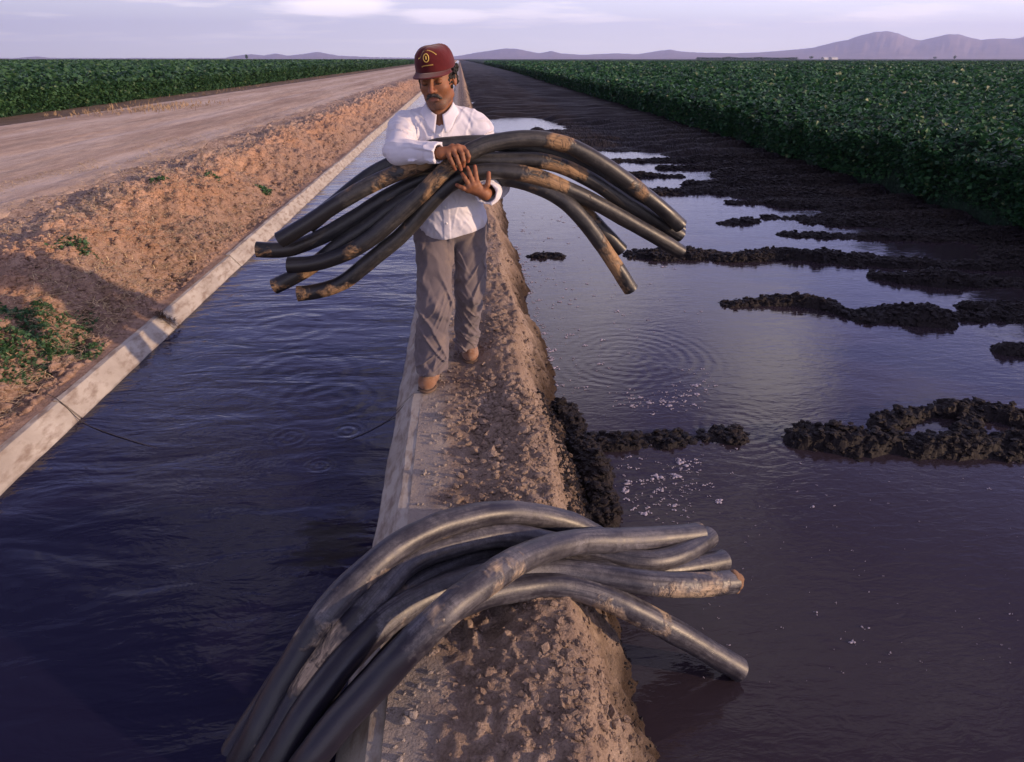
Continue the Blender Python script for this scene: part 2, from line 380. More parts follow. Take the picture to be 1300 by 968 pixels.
M['conc'] = mat_concrete()

def z_bank(X, Y):
    xc = .325+.05*vnoise(Y*1.1, Y*0+3, s=4)+.02*vnoise(Y*5, Y*0, s=5)
    near = sstep(60, 20, Y)
    rough = sstep(-.2, .05, X)*(.25+.75*sstep(-.6, .6, vnoise(X*2, Y*1.3, s=8)))
    z = .004+.012*sstep(-.28, -.1, X)+.035*np.exp(-((X-.2)/.16)**2)
    z = z+near*(.022*fbm(X*4, Y*4, 3, 11)*(.3+rough)+.042*rough*(np.abs(fbm(X*12, Y*12, 3, 12))*1.6-.3)+.028*rough*fbm(X*34, Y*34, 3, 15))
    z = z-.045*np.exp(-(((X-.13)/.13)**2+((Y-3.0)/.38)**2))+.02*np.exp(-(((X-.28)/.08)**2+((Y-2.9)/.3)**2))
    z = z-.018*np.exp(-(((X-.08)/.1)**2+((Y-1.75)/.16)**2))
    flat = np.exp(-(((X+.2)/.12)**2+((Y-3.45)/.25)**2))+np.exp(-(((X-.02)/.12)**2+((Y-3.85)/.25)**2)); z = z*(1-np.clip(flat, 0, 1))
    d = X-xc; drop = np.where(d > 0, -1.55*d-.05*(1-np.exp(-d*12)), 0)
    z = z+drop+sstep(0, .1, d)*near*(.075*fbm(X*6, Y*5, 3, 21)+.05*np.abs(fbm(X*15, Y*15, 3, 22))+.03*fbm(X*34, Y*34, 2, 23))
    return np.maximum(z, -.8)
M_y = ygrid(-1.0, 900, .011, .0042)
grid_mesh('canal_bank', np.r_[np.arange(-.248, .80, .0105), .85, .92, 1.0], M_y, z_bank, M['bank'])
tag(bpy.data.objects['canal_bank'], 'bare clod covered dirt bank between canal and flooded field', kind='structure')

# ---- mud of the field: furrow ridges measured from the photo
RID = [([(712, 520), (738, 555), (752, 600), (768, 650)], .11, .09), ([(740, 556), (800, 556), (860, 552), (922, 548)], .13, .075), ([(1024, 553), (1045, 556), (1075, 558), (1110, 562)], .15, .10),
 ([(1110, 560), (1180, 563), (1300, 564), (1460, 568)], .14, .09), ([(1122, 536), (1165, 524), (1225, 518), (1290, 530), (1420, 540)], .13, .11), ([(1225, 560), (1228, 530)], .10, .09),
 ([(925, 385), (960, 382), (1010, 382), (1045, 386)], .11, .07), ([(1040, 384), (1080, 398), (1100, 404)], .13, .07), ([(1110, 398), (1150, 400), (1182, 402)], .22, .10),
 ([(1204, 400), (1245, 403)], .12, .06), ([(1232, 388), (1300, 392), (1400, 396)], .16, .08), ([(1275, 443), (1380, 446)], .10, .07), ([(1270, 400), (1400, 404)], .18, .08),
 ([(1120, 350), (1180, 356), (1300, 358), (1500, 360)], .20, .09), ([(802, 323), (860, 322), (950, 325), (1040, 325), (1100, 330), (1300, 338), (1450, 340)], .22, .09),
 ([(1000, 296), (1060, 298), (1150, 300), (1300, 305)], .22, .07), ([(920, 283), (952, 280)], .17, .05), ([(974, 275), (1010, 276)], .16, .05),
 ([(1030, 277), (1060, 280), (1300, 285)], .3, .08), ([(932, 257), (972, 256)], .14, .04), ([(992, 258), (1040, 260), (1200, 265)], .3, .08), ([(915, 244), (965, 243), (1010, 241)], .22, .06),
 ([(792, 244), (850, 243), (903, 240)], .30, .08), ([(880, 234), (1000, 232)], .22, .07), ([(787, 222), (858, 223)], .22, .06), ([(845, 213), (905, 213)], .22, .06),
 ([(780, 204), (885, 203)], .34, .07), ([(682, 323), (708, 324)], .13, .035), ([(700, 190), (820, 189)], .4, .06)]
RID = [([atz(a, b, -.38)[:2] for a, b in pts], hw, h) for pts, hw, h in RID]
def shore(Y): return np.interp(Y, [0, 3.4, 5.3, 7, 9.5, 11.6, 14, 16.5, 17.5, 19, 20.5, 30], [7.4, 7.2, 6.6, 5.9, 4.8, 4.2, 4.1, 4.3, 2.6, 1.2, .5, .3])
def z_mud(X, Y):
    wob = .5*vnoise(X*.9, Y*1.3, s=31)
    b = WF-.14+.15*sstep(-.45, .5, X-shore(Y)+wob)
    far = sstep(8, 18, Y); ph = Y+.10*vnoise(X*.7, Y*.4, s=33)
    row = (.5+.5*np.cos(2*pi*ph))**1.3
    b = b+sstep(-.2, .8, X-shore(Y)+wob)*((.09+.06*far)*row*(1+.3*vnoise(X*1.5, Y, s=35)))
    b = b-.085*sstep(.0, .45, fbm(X*.45, Y*.30, 3, 88))*sstep(7, 9, Y)*sstep(34, 22, Y)*sstep(6.6, 5.2, X)
    b = b-.30*np.exp(-(((X-1.9-.5*vnoise(Y*1.1, X*.4, s=79))/1.25)**4+((Y-24.2)/2.7)**4))*sstep(-.6, .0, vnoise(X*1.3, Y*1.1, s=77)+.5)-.2*np.exp(-(((X-3.4)/.45)**4+((Y-18.6)/.3)**4))
    z = b
    for pts, hw, h in RID:
        hw = hw*.98; h = h*.72
        lo = np.min(pts, 0)-.9; hi = np.max(pts, 0)+.9
        m = (X > lo[0]) & (X < hi[0]) & (Y > lo[1]) & (Y < hi[1])
        if not m.any(): continue
        x = X[m]; y = Y[m]; d = np.full(x.shape, 9.)
        for (a, c) in zip(pts[:-1], pts[1:]):
            e = np.array(c)-a; t = np.clip(((x-a[0])*e[0]+(y-a[1])*e[1])/(e@e), 0, 1)
            d = np.minimum(d, np.hypot(x-a[0]-t*e[0], y-a[1]-t*e[1]))
        hwv = hw*(1+.45*fbm(x*2.6, y*3.1, 3, 36)+.30*vnoise(x*9, y*9, s=38))
        r = WF-.14+(.14+h*(.85+.75*vnoise(x*2.3, y*2.3, s=39)+.35*vnoise(x*6, y*6, s=40)))*np.exp(-(d/hwv/1.12)**4)
        zz = z[m]; z = z.copy(); z[m] = np.maximum(zz, r)
    up = sstep(WF-.08, WF+.03, z)
    nr = sstep(40, 12, Y)
    z = z+up*nr*(.026*(np.abs(fbm(X*19, Y*19, 3, 41))*1.9-.35)+.016*fbm(X*40, Y*40, 2, 44))
    return z
my = ygrid(-1.0, 24, .02, .0034); mx = np.arange(.55, 9.0, .024)
mud = grid_mesh('mud_field', mx, my, z_mud, M['mud'], smooth=False)
mud2 = grid_mesh('mud_field', np.r_[np.arange(.55, 9.0, .12), 9.3, 10, 11], ygrid(my[-1], 1500, .12, .006), z_mud, M['mud'])
for o in (mud, mud2): tag(o, 'dark wet mud of the harvested strip with crosswise furrow ridges', kind='structure')

# ---- embankment, road and the ground under the crops
def z_left(X, Y):
    u = -2.155-X; near = sstep(70, 25, Y)
    crest = 1.0+.25*vnoise(Y*.6, Y*0, s=51)+.12*vnoise(Y*2.1, Y*0, s=52)
    z = .004+.355*sstep(0.0, 1, np.clip((u-.03)/crest, 0, 1))**.9
    z = z-.06*sstep(1.2, 2.0, u)+.05*np.exp(-((u-1.15)/.3)**2)*vnoise(Y*.8, Y*0+9, s=57)
    a = sstep(0, .25, u)*sstep(3.2, 1.2, u)
    z = z+near*a*(.13*fbm(X*1.7, Y*1.5, 3, 53)+.03*fbm(X*4, Y*4, 2, 56)+.055*(np.abs(fbm(X*7, Y*7, 3, 54))*1.8-.4)+.034*fbm(X*21, Y*21, 3, 55))
    rut = sstep(1.4, 2.4, u)*near
    z = z+rut*(.012*fbm(X*6, Y*.9, 3, 58)+.006*fbm(X*25, Y*20, 2, 59)-.02*np.exp(-((u-2.9)/.22)**2)-.02*np.exp(-((u-4.7)/.25)**2))
    z = z-.10*sstep(7, 10, u)
    return z
ey = ygrid(.2, 900, .016, .0042)
tag(grid_mesh('embankment', np.r_[-4.3, -4.1, -3.95, np.arange(-3.85, -2.155, .0145), -2.15], ey, z_left, M['emb']), 'orange dirt slope rising from the canal to the farm road', kind='structure')
tag(grid_mesh('dirt_road', np.r_[np.arange(-10.2, -4.3, .06), -4.3], ygrid(.2, 900, .05, .006), lambda X, Y: z_left(X, Y)+.0, M['road']), 'dusty packed dirt farm road beside the canal', kind='structure')
M['soil'] = mat_dirt('field_soil', [(.12, .085, .06), (.17, .12, .085), (.20, .15, .11), (.10, .07, .05)], .7, .02)
tag(grid_mesh('field_soil', np.array([-700, -200, -60, -30, -20, -15, -12.5, -11.5, -10.8, -10.2]), ygrid(.2, 1500, .3, .03), lambda X, Y: z_left(X, Y), M['soil']), kind='structure')
gp = mesh_np('ground', [(-12400, -50, -1.0), (12400, -50, -1.0), (12400, 10000, -1.0), (-12400, 10000, -1.0)], [(0, 1, 2, 3)], M['soil']); tag(gp, kind='structure')
fl = mesh_np('far_plain', [(-12000, 900, .1), (12000, 900, .1), (12000, 9900, .1), (-12000, 9900, .1)], [(0, 1, 2, 3)], M['soil']); tag(fl, kind='structure')

# ---- canal lining of slanted concrete, cast in panels with open joints
def lining(name, prof, joints, label):
    Vs, Fs, base = [], [], 0
    J = [-1.0]+joints
    for a, b in zip(J[:-1], J[1:]):
        ys = np.linspace(a+.006, b-.006, max(3, int(min((b-a)/.05, 80)))); n = len(prof)
        P = np.zeros((len(ys), n, 3)); dz = rng.normal(0, .004); dx = rng.normal(0, .003)
        for k, (x, z) in enumerate(prof):
            P[:, k, 0] = x+dx+.0055*fbm(ys*7, ys*0+k, 4, 61); P[:, k, 1] = ys; P[:, k, 2] = z+dz+.003*fbm(ys*5, ys*0+k*3, 3, 62)
        Vs.append(P.reshape(-1, 3)); m = len(ys)
        i = (np.arange(m-1)[:, None]*n+np.arange(n)[None]).ravel(); k2 = (np.arange(m-1)[:, None]*n+(np.arange(n)[None]+1) % n).ravel()
        Fs.append(np.stack([i, k2, k2+n, i+n], 1)+base)
        for e in (0, (m-1)*n):                            # end caps as quads
            for q in range(1, n-2, 2): Fs.append(np.array([[e, e+q, e+q+1, e+q+2]])+base)
        base += m*n
    o = mesh_np(name, np.concatenate(Vs), np.concatenate(Fs), M['conc'], smooth=False, origin=(prof[2][0], 0, 0)); return tag(o, label, 'canal lining', 'concrete linings of the canal')
jr = [3.30, 6.4, 9.5, 12.6, 15.7]+[18.8+3.1*k for k in range(10)]+[80, 150, 400, 900]
jl = [3.33, 4.62, 6.2, 9.2, 12.3, 15.4]+[18.5+3.1*k for k in range(10)]+[80, 150, 400, 900]
lining('concrete_lining', [(-.62, -.40), (-.50, -.24), (-.39, -.10), (-.292, 0.0), (-.238, 0.003), (-.238, -.12), (-.40, -.26), (-.52, -.42)], jr, 'grey concrete canal edge under the man, beside the dirt bank')
lining('concrete_lining', [(-1.80, -.42), (-1.92, -.26), (-2.04, -.10), (-2.128, .004), (-2.160, .006), (-2.160, -.10), (-2.06, -.27), (-1.92, -.44)], jl, 'pale concrete canal edge at the foot of the orange slope')

# ---- water
def mat_water(name, base, rough, fn):
    t = NT(name); nrm = fn(t); t.fin(base, rough, nrm, .5, IOR=1.333); t.b.inputs['Specular IOR Level'].default_value = .5; return t
def canal_n(t):
    a = t.noise(3.2, 4, .55, (1.0, 2.0, 1), .6); b = t.noise(11, 3, .5, (.8, 1.9, 1), .8); c = t.noise(34, 2, .5, (.8, 1.6, 1))
    big = t.noise(1.3, 3, .5, (.8, 2.4, 1), .5); calm = t.ramp(t.noise(.7, 2), [(.35, .35), (.65, 1.1)])
    h = t.math('ADD', t.math('MULTIPLY', big, 1.0), t.math('MULTIPLY', calm, t.math('ADD', t.math('MULTIPLY', a, .60), t.math('ADD', t.math('MULTIPLY', b, .11), t.math('MULTIPLY', c, .012)))))
    for (x, y, k, amp, r0) in ((-.78, 3.45, 65, .04, .42), (-.9, 3.05, 120, .035, .14), (-.70, 2.78, 150, .035, .09), (-1.0, 3.8, 52, .04, .55), (-.62, 3.1, 130, .05, .10), (-1.25, 4.6, 50, .05, .5)):
        h = t.math('ADD', h, rings(t, x, y, k, amp, r0))
    return t.bump(h, .40, .05)
def rings(t, x, y, k, amp, r0):
    v = t.n('ShaderNodeVectorMath', operation='DISTANCE'); t.l(t.co(), v.inputs[0]); v.inputs[1].default_value = (x, y, 0)
    wob = t.math('ADD', v.outputs['Value'], t.math('MULTIPLY', t.noise(3.0, 2), .07))
    s = t.math('SINE', t.math('MULTIPLY', wob, k)); env = t.ramp(t.math('DIVIDE', v.outputs['Value'], r0), [(.0, .6), (.55, 1.0), (1.0, 0.)])
    return t.math('MULTIPLY', t.math('MULTIPLY', s, env), amp)
def field_n(t):
    a = t.noise(2.0, 3, .5, (1.0, 1.6, 1), .4); b = t.noise(12, 3, .5, (.7, 1.7, 1), .9); c = t.noise(40, 2, .5, (.7, 1.8, 1))
    h = t.math('ADD', t.math('MULTIPLY', a, .5), t.math('ADD', t.math('MULTIPLY', b, .22), t.math('MULTIPLY', c, .055)))
    for (x, y, k, amp, r0) in ((1.22, 4.6, 70, .050, .80), (1.02, 4.35, 85, .035, .55), (1.62, 3.5, 85, .03, .40), (1.95, 3.35, 95, .03, .35)): h = t.math('ADD', h, rings(t, x, y, k, amp, r0))
    return t.bump(h, .22, .04)
wc = mat_water('canal_water', (.010, .009, .026), .05, canal_n)
def dull_patch(t):                                             # browner, rougher, less reflective patch of canal water by the right wall
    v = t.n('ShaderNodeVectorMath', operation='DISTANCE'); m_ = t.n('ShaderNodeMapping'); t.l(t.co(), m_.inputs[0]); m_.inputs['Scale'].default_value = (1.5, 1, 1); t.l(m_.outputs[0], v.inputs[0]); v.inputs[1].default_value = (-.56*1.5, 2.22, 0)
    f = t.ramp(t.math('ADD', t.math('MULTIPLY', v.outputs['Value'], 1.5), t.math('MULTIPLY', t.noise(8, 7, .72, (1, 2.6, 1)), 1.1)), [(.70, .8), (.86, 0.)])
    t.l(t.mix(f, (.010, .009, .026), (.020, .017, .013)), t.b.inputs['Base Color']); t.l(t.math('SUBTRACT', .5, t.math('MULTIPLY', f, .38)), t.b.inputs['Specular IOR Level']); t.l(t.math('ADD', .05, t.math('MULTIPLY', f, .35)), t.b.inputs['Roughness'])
dull_patch(wc); wc = wc.m
wf = mat_water('field_water', (.030, .023, .030), .05, field_n).m
def sheet(name, xs, ys, z, m): return grid_mesh(name, np.array(xs), np.array(ys), lambda X, Y: X*0+z, m)
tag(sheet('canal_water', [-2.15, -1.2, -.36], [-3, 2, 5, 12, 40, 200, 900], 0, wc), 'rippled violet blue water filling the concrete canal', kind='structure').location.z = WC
tag(sheet('field_water', [.45, 3, 9.5], [-3, 2, 5, 12, 40], 0, wf), 'shallow muddy water flooding the furrows', kind='structure').location.z = WF

# ---- clods
n = 34000; P = np.stack([rng.uniform(-.22, .78, n), 1.05+rng.exponential(2.8, n), np.zeros(n)], 1)
keep = (rng.uniform(size=n) < sstep(-.25, .15, P[:, 0])*sstep(-.5, .5, vnoise(P[:, 0]*3, P[:, 1]*2.2, s=8))+.08); P = P[keep]
P[:, 2] = z_bank(P[:, 0], P[:, 1]); S = .0028+rng.exponential(.0034, len(P)); S = np.clip(S, .003, .028)
P = np.concatenate([P, np.stack([rng.normal(.13, .085, 420), rng.normal(3.0, .24, 420), np.zeros(420)], 1)]); S = np.r_[S, np.clip(.006+rng.exponential(.008, 420), 0, .034)]
P[:, 2] = z_bank(P[:, 0], P[:, 1])+S*.2
nb_ = 260; P2 = np.stack([rng.uniform(-.05, .42, nb_), 1.2+rng.exponential(1.8, nb_), np.zeros(nb_)], 1); P2[:, 2] = z_bank(P2[:, 0], P2[:, 1]); P = np.concatenate([P, P2]); S = np.r_[S, rng.uniform(.010, .024, nb_)]
ok = P[:, 2] > WF+.12; clods('soil_clods', P[ok], S[ok], M['bank'], 'loose dry clods on the dirt bank', smooth=False)
n = 240000; P = np.stack([rng.uniform(.5, 7, n), 1.5+rng.uniform(0, 1, n)**1.4*14, np.zeros(n)], 1); P[:, 2] = z_mud(P[:, 0], P[:, 1])
ok = (P[:, 2] > WF-.015) & (P[:, 0] < 6.8); P = P[ok]; P = P[:60000]; S = np.clip(.003+.020*rng.uniform(0, 1, len(P))**6+rng.exponential(.0036, len(P)), 0, .026)*(1+.06*P[:, 1])
e = 2200; Q = np.stack([rng.uniform(.40, .68, e), rng.uniform(2.3, 3.75, e), np.zeros(e)], 1); Q[:, 2] = z_bank(Q[:, 0], Q[:, 1])
Q2 = np.stack([rng.uniform(.40, .66, 1500), 1.2+rng.exponential(3., 1500), np.zeros(1500)], 1); Q2[:, 2] = z_bank(Q2[:, 0], Q2[:, 1]); Q2 = Q2[(Q2[:, 2] > WF-.02) & (Q2[:, 2] < WF+.1)]
P = np.concatenate([P, Q, Q2]); S = np.r_[S, rng.uniform(.005, .018, len(Q)), rng.uniform(.004, .012, len(Q2))]
clods('mud_clods', P, S, M['mud'], 'dark wet clods heaped along the furrow ridges', squash=.5, smooth=False, seed=3)
n = 30000; P = np.stack([-2.23-rng.uniform(0, 1, n)**1.2*1.9, 2.2+rng.exponential(3.4, n), np.zeros(n)], 1)
P[:, 2] = z_left(P[:, 0], P[:, 1]); S = np.clip(.005+rng.exponential(.0065, n), 0, .04)
clods('soil_clods', P, S, M['emb'], 'crumbly clods on the orange embankment', smooth=True, seed=5)

# ---- foam on the field water
def foam():
    V, F = [], []; k = 0
    def blob(x, y, r):
        nonlocal k; n = 8; a = np.linspace(0, 2*pi, n, endpoint=False)+rng.uniform(0, 1); rr = r*rng.uniform(.55, 1.25, n)
        ring = np.stack([x+rr*np.cos(a)*1.25, y+rr*np.sin(a), np.full(n, WF+.0015)], 1); top = ring.copy(); top[:, :2] = (top[:, :2]-[x, y])*.7+[x, y]; top[:, 2] += .004*min(1, r/.01)
        V.append(ring); V.append(top); V.append(np.array([[x, y, WF+.0065]]))
        for i in range(n):
            j = (i+1) % n; F.append((k+i, k+j, k+n+j, k+n+i)); F.append((k+n+i, k+n+j, k+2*n, k+2*n))
        k += 2*n+1
    blob0 = blob
    def blob(x, y, r):
        m = int(2+r/.0022); 
        for _ in range(min(m, 9)): blob0(x+rng.normal(0, r*.9), y+rng.normal(0, r*.6), r*rng.uniform(.25, .7))
    for _ in range(90):
        px = rng.normal(855, 26); py = rng.normal(612, 24); p = atz(px, py, WF); blob(p[0], p[1], rng.exponential(.0038)+.002)
    for _ in range(110):
        px = rng.uniform(760, 900); py = rng.uniform(578, 665); p = atz(px, py, WF); blob(p[0], p[1], rng.exponential(.003)+.002)
    for _ in range(110):                                   # arc of foam round the ripple rings
        a = rng.normal(1.55*pi, .55); q = rng.normal(1, .13); p = np.array([1.2+.46*cos(a)*q, 4.45+.60*sin(a)*q]); blob(p[0], p[1], rng.exponential(.004)+.002)
    for _ in range(260):
        py = rng.uniform(270, 500); px = 660+rng.exponential(60); p = atz(px, py, WF); blob(p[0], p[1], (rng.exponential(.004)+.003))
    for _ in range(130): 
        px = rng.uniform(880, 1300); py = rng.uniform(560, 870); p = atz(px, py, WF); blob(p[0], p[1], rng.exponential(.0013)+.001)
    for _ in range(160):
        y = rng.uniform(2.0, 8.0); blob(.60+rng.exponential(.02), y, rng.exponential(.005)+.002)
    V = np.concatenate(V); F = np.array(F)
    # quads whose last two indices are equal become triangles
    q = F[F[:, 2] != F[:, 3]]; t = F[F[:, 2] == F[:, 3]][:, :3]; F = np.concatenate([q[:, [0, 1, 2]], q[:, [0, 2, 3]], t])
    t_ = NT('foam'); t_.fin((.30, .275, .34), .9); tag(mesh_np('foam', V, F, t_.m), 'white flecks of foam on the muddy water', kind='stuff')
foam()

# ---- crops
def mat_leaf(name, cols, yellow=False):
    t = NT(name); a = t.attr('tone'); col = t.ramp(a, [(0., cols[0]), (.45, cols[1]), (.85, cols[2]), (.975, cols[2]), (.985, cols[3])])
    t.fin(col, .5, None, .35)
    tr = t.n('ShaderNodeBsdfTranslucent'); t.l(col, tr.inputs[0]); ms = t.n('ShaderNodeMixShader'); ms.inputs[0].default_value = .25
    t.l(t.b.outputs[0], ms.inputs[1]); t.l(tr.outputs[0], ms.inputs[2]); t.l(ms.outputs[0], t.t.nodes['Material Output'].inputs[0]); return t.m
def leaves(P, s, tone, r, upbias=.8):
    n = len(P); nr = r.normal(size=(n, 3)); nr[:, 2] = np.abs(nr[:, 2])+upbias; nr /= np.linalg.norm(nr, axis=1)[:, None]
    a = r.normal(size=(n, 3)); a -= (a*nr).sum(1)[:, None]*nr; a /= np.linalg.norm(a, axis=1)[:, None]; b = np.cross(nr, a)
    s = np.asarray(s)[:, None]; l = r.uniform(.85, 1.2, (n, 1))
    V = np.stack([P-a*s*.5*l, P+b*s*.52-a*s*.1+nr*s*.10, P+a*s*.55*l, P-b*s*.52-a*s*.1+nr*s*.10], 1)
    i = np.arange(n)[:, None]*4; F = np.concatenate([i+[0, 1, 2], i+[0, 2, 3]]); 
    return V.reshape(-1, 3), F, np.repeat(tone, 4)
def crop_field(name, side, edge, zb, H, ymin, ymax, az_lo, az_hi, mleaf, mhull, label, rowdir, dens=1.0, seed=1):
    r = np.random.default_rng(seed)
    def top(X, Y):
        d = np.abs(X-edge(Y)); rows = np.cos(2*pi*(Y if rowdir == 'x' else X))
        return zb+H*(.86+.07*rows+.15*fbm(X*1.6, Y*1.6, 3, seed+70)+.05*vnoise(X*6, Y*6, s=seed+75))*(.72+.28*sstep(0, .55, d))
    Ps, Ss, Ts = [], [], []
    # canopy top, density falling with distance while the leaf clusters grow
    n = int(380000*dens); d = np.exp(r.uniform(np.log(ymin), np.log(ymax), n)); az = r.uniform(az_lo, az_hi, n)
    X = np.sin(az)*d; Y = np.cos(az)*d; inside = (X-edge(Y))*side > 0; X, Y, d = X[inside], Y[inside], d[inside]
    s = np.clip(.0058*d, .088, .9); keep = r.uniform(size=len(d)) < np.minimum(1, (d/13.5)**2*1.0+.15); X, Y, d, s = X[keep], Y[keep], d[keep], s[keep]
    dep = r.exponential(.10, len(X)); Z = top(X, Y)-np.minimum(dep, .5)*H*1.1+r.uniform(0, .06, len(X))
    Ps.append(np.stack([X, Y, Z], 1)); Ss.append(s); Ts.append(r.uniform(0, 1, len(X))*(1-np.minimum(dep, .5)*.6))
    # the open side face of the field
    n = int(150000*dens); Y = np.exp(r.uniform(np.log(max(2.2, ymin*.4)), np.log(260), n)); 
    if rowdir == 'x': Y = np.where(r.uniform(size=n) < .75, np.round(Y)+r.normal(0, .2, n), Y)
    inn = r.exponential(.16, n)-.10+.10*vnoise(Y*1.3, Y*0, s=seed+80); X = edge(Y)+side*inn; u = r.uniform(0.04, 1, n); Z = zb+(top(edge(Y)+side*.3, Y)-zb)*u
    X = X+side*.18*(1-u)**1.5
    s = np.clip(.0052*np.hypot(X, Y), .06, .5); Ps.append(np.stack([X, Y, Z], 1)); Ss.append(s); Ts.append(r.uniform(0, 1, n))
    P = np.concatenate(Ps); S = np.concatenate(Ss)*r.uniform(.6, 1.15, len(P)); T = np.concatenate(Ts)
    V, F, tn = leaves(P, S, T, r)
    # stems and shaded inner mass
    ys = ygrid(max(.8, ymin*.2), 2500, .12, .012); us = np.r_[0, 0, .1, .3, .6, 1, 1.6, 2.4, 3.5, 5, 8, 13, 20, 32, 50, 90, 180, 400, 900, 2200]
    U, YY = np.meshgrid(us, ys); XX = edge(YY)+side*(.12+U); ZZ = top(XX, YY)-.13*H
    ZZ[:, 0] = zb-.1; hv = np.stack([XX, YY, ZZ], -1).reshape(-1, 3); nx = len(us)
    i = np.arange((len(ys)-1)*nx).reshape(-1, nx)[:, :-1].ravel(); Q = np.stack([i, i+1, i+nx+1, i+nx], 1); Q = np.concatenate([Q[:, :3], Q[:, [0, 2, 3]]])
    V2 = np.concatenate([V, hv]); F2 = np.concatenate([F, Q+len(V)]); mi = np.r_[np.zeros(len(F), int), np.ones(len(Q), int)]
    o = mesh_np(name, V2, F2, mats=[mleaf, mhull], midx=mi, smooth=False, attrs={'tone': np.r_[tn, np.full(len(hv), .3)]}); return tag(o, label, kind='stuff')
gl = mat_leaf('cotton_leaf', [(.006, .026, .014), (.018, .074, .030), (.045, .135, .045), (.17, .21, .09)])
gl2 = mat_leaf('cotton_leaf_west', [(.012, .042, .022), (.028, .085, .038), (.06, .135, .055), (.10, .16, .07)])
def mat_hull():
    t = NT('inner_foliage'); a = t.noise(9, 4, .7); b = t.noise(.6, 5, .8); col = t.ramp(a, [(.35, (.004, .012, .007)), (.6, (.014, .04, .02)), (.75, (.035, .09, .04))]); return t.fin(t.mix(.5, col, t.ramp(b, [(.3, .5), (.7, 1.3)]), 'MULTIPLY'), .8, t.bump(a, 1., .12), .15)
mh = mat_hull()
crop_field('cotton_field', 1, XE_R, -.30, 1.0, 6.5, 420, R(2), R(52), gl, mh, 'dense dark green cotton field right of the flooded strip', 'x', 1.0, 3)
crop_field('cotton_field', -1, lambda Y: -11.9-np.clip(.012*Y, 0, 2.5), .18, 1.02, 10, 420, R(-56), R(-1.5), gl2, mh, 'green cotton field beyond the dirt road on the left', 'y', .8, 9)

# ---- hills
prof = [(-700, 80), (-500, 70), (-350, 76), (-200, 66), (-80, 76), (0, 77), (20, 76), (45, 72), (70, 77), (150, 79), (250, 76), (285, 74), (300, 71), (320, 69), (335, 71), (350, 68), (365, 71), (385, 69), (403, 66), (430, 71), (475, 73), (540, 74), (575, 72), (590, 70), (605, 67), (620, 65), (640, 62), (655, 62), (670, 65), (685, 68), (700, 65), (712, 68), (740, 70), (780, 68), (810, 69), (835, 65), (850, 63), (865, 66), (890, 67), (930, 68), (960, 67), (1000, 64), (1030, 61), (1055, 54), (1072, 51), (1085, 46), (1105, 41), (1120, 40), (1135, 43), (1150, 49), (1163, 52), (1180, 48), (1195, 44), (1210, 44), (1225, 48), (1240, 51), (1262, 49), (1280, 50), (1300, 46), (1340, 42), (1400, 50), (1500, 46), (1650, 60), (1850, 50), (2100, 66)]
def hills():
    D = 9000.; az = []; hh = []
    for px, py in prof:
        r = ray(px, 75); a = math.atan2(r[0], r[1]); az.append(a); r2 = ray(px, min(py, 74)); r0 = ray(px, 75); hh.append(max(3, D*(r2[2]/math.hypot(r2[0], r2[1])-r0[2]/math.hypot(r0[0], r0[1]))))
    A = np.linspace(az[0], az[-1], 1500); Hh = np.interp(A, az, hh)+2+1.2*fbm(A*260, A*0, 4, 90)*2.6
    rows = np.array([0, .12, .25, .4, .55, .7, .85, 1.0, 1.15, 1.4]); prf = np.array([0, .12, .28, .42, .58, .74, .88, 1.0, .75, 0.])
    AA, RR = np.meshgrid(A, rows); d = D-2400*(1-RR)
    Z = Hh[None]*np.interp(RR, rows, prf); nz = fbm(AA*90, RR*4, 5, 91, .6); Z = Z*(1+.35*nz*(np.interp(RR, [0, .5, .9, 1.0, 1.4], [1, 1, .4, .0, .5])))
    V = np.stack([np.sin(AA)*d, np.cos(AA)*d, Z+.3], -1).reshape(-1, 3); nx = len(A)
    i = np.arange((len(rows)-1)*nx).reshape(-1, nx)[:, :-1].ravel(); F = np.stack([i, i+1, i+nx+1, i+nx], 1)
    tag(mesh_np('hills', V, F, M['hill'], smooth=True), 'low desert mountains along the horizon', kind='structure')
def mat_hill():
    t = NT('rocky_hill'); a = t.noise(.004, 7, .65); return t.fin(t.ramp(a, [(.35, (.20, .15, .15)), (.65, (.30, .23, .21))]), .95)
M['hill'] = mat_hill(); hills()
# ---- haze
hb = bpy.data.meshes.new('haze'); x0, x1, y0, y1, z0, z1 = -12500, 12500, -60, 10100, -2.0, 450
hb.from_pydata([(x, y, z) for x in (x0, x1) for y in (y0, y1) for z in (z0, z1)], [], [(0, 1, 3, 2), (4, 6, 7, 5), (0, 4, 5, 1), (2, 3, 7, 6), (0, 2, 6, 4), (1, 5, 7, 3)])
hz = bpy.data.objects.new('haze', hb); COL.objects.link(hz); tag(hz, kind='stuff')
hm = bpy.data.materials.new('haze'); hm.use_nodes = True; hn = hm.node_tree; hn.nodes.clear(); ho = hn.nodes.new('ShaderNodeOutputMaterial'); hv = hn.nodes.new('ShaderNodeVolumePrincipled')
hv.inputs['Color'].default_value = (.62, .68, 1.0, 1); hv.inputs['Density'].default_value = .00013; hv.inputs['Anisotropy'].default_value = .3
hn.links.new(hv.outputs[0], ho.inputs['Volume']); hb.materials.append(hm)
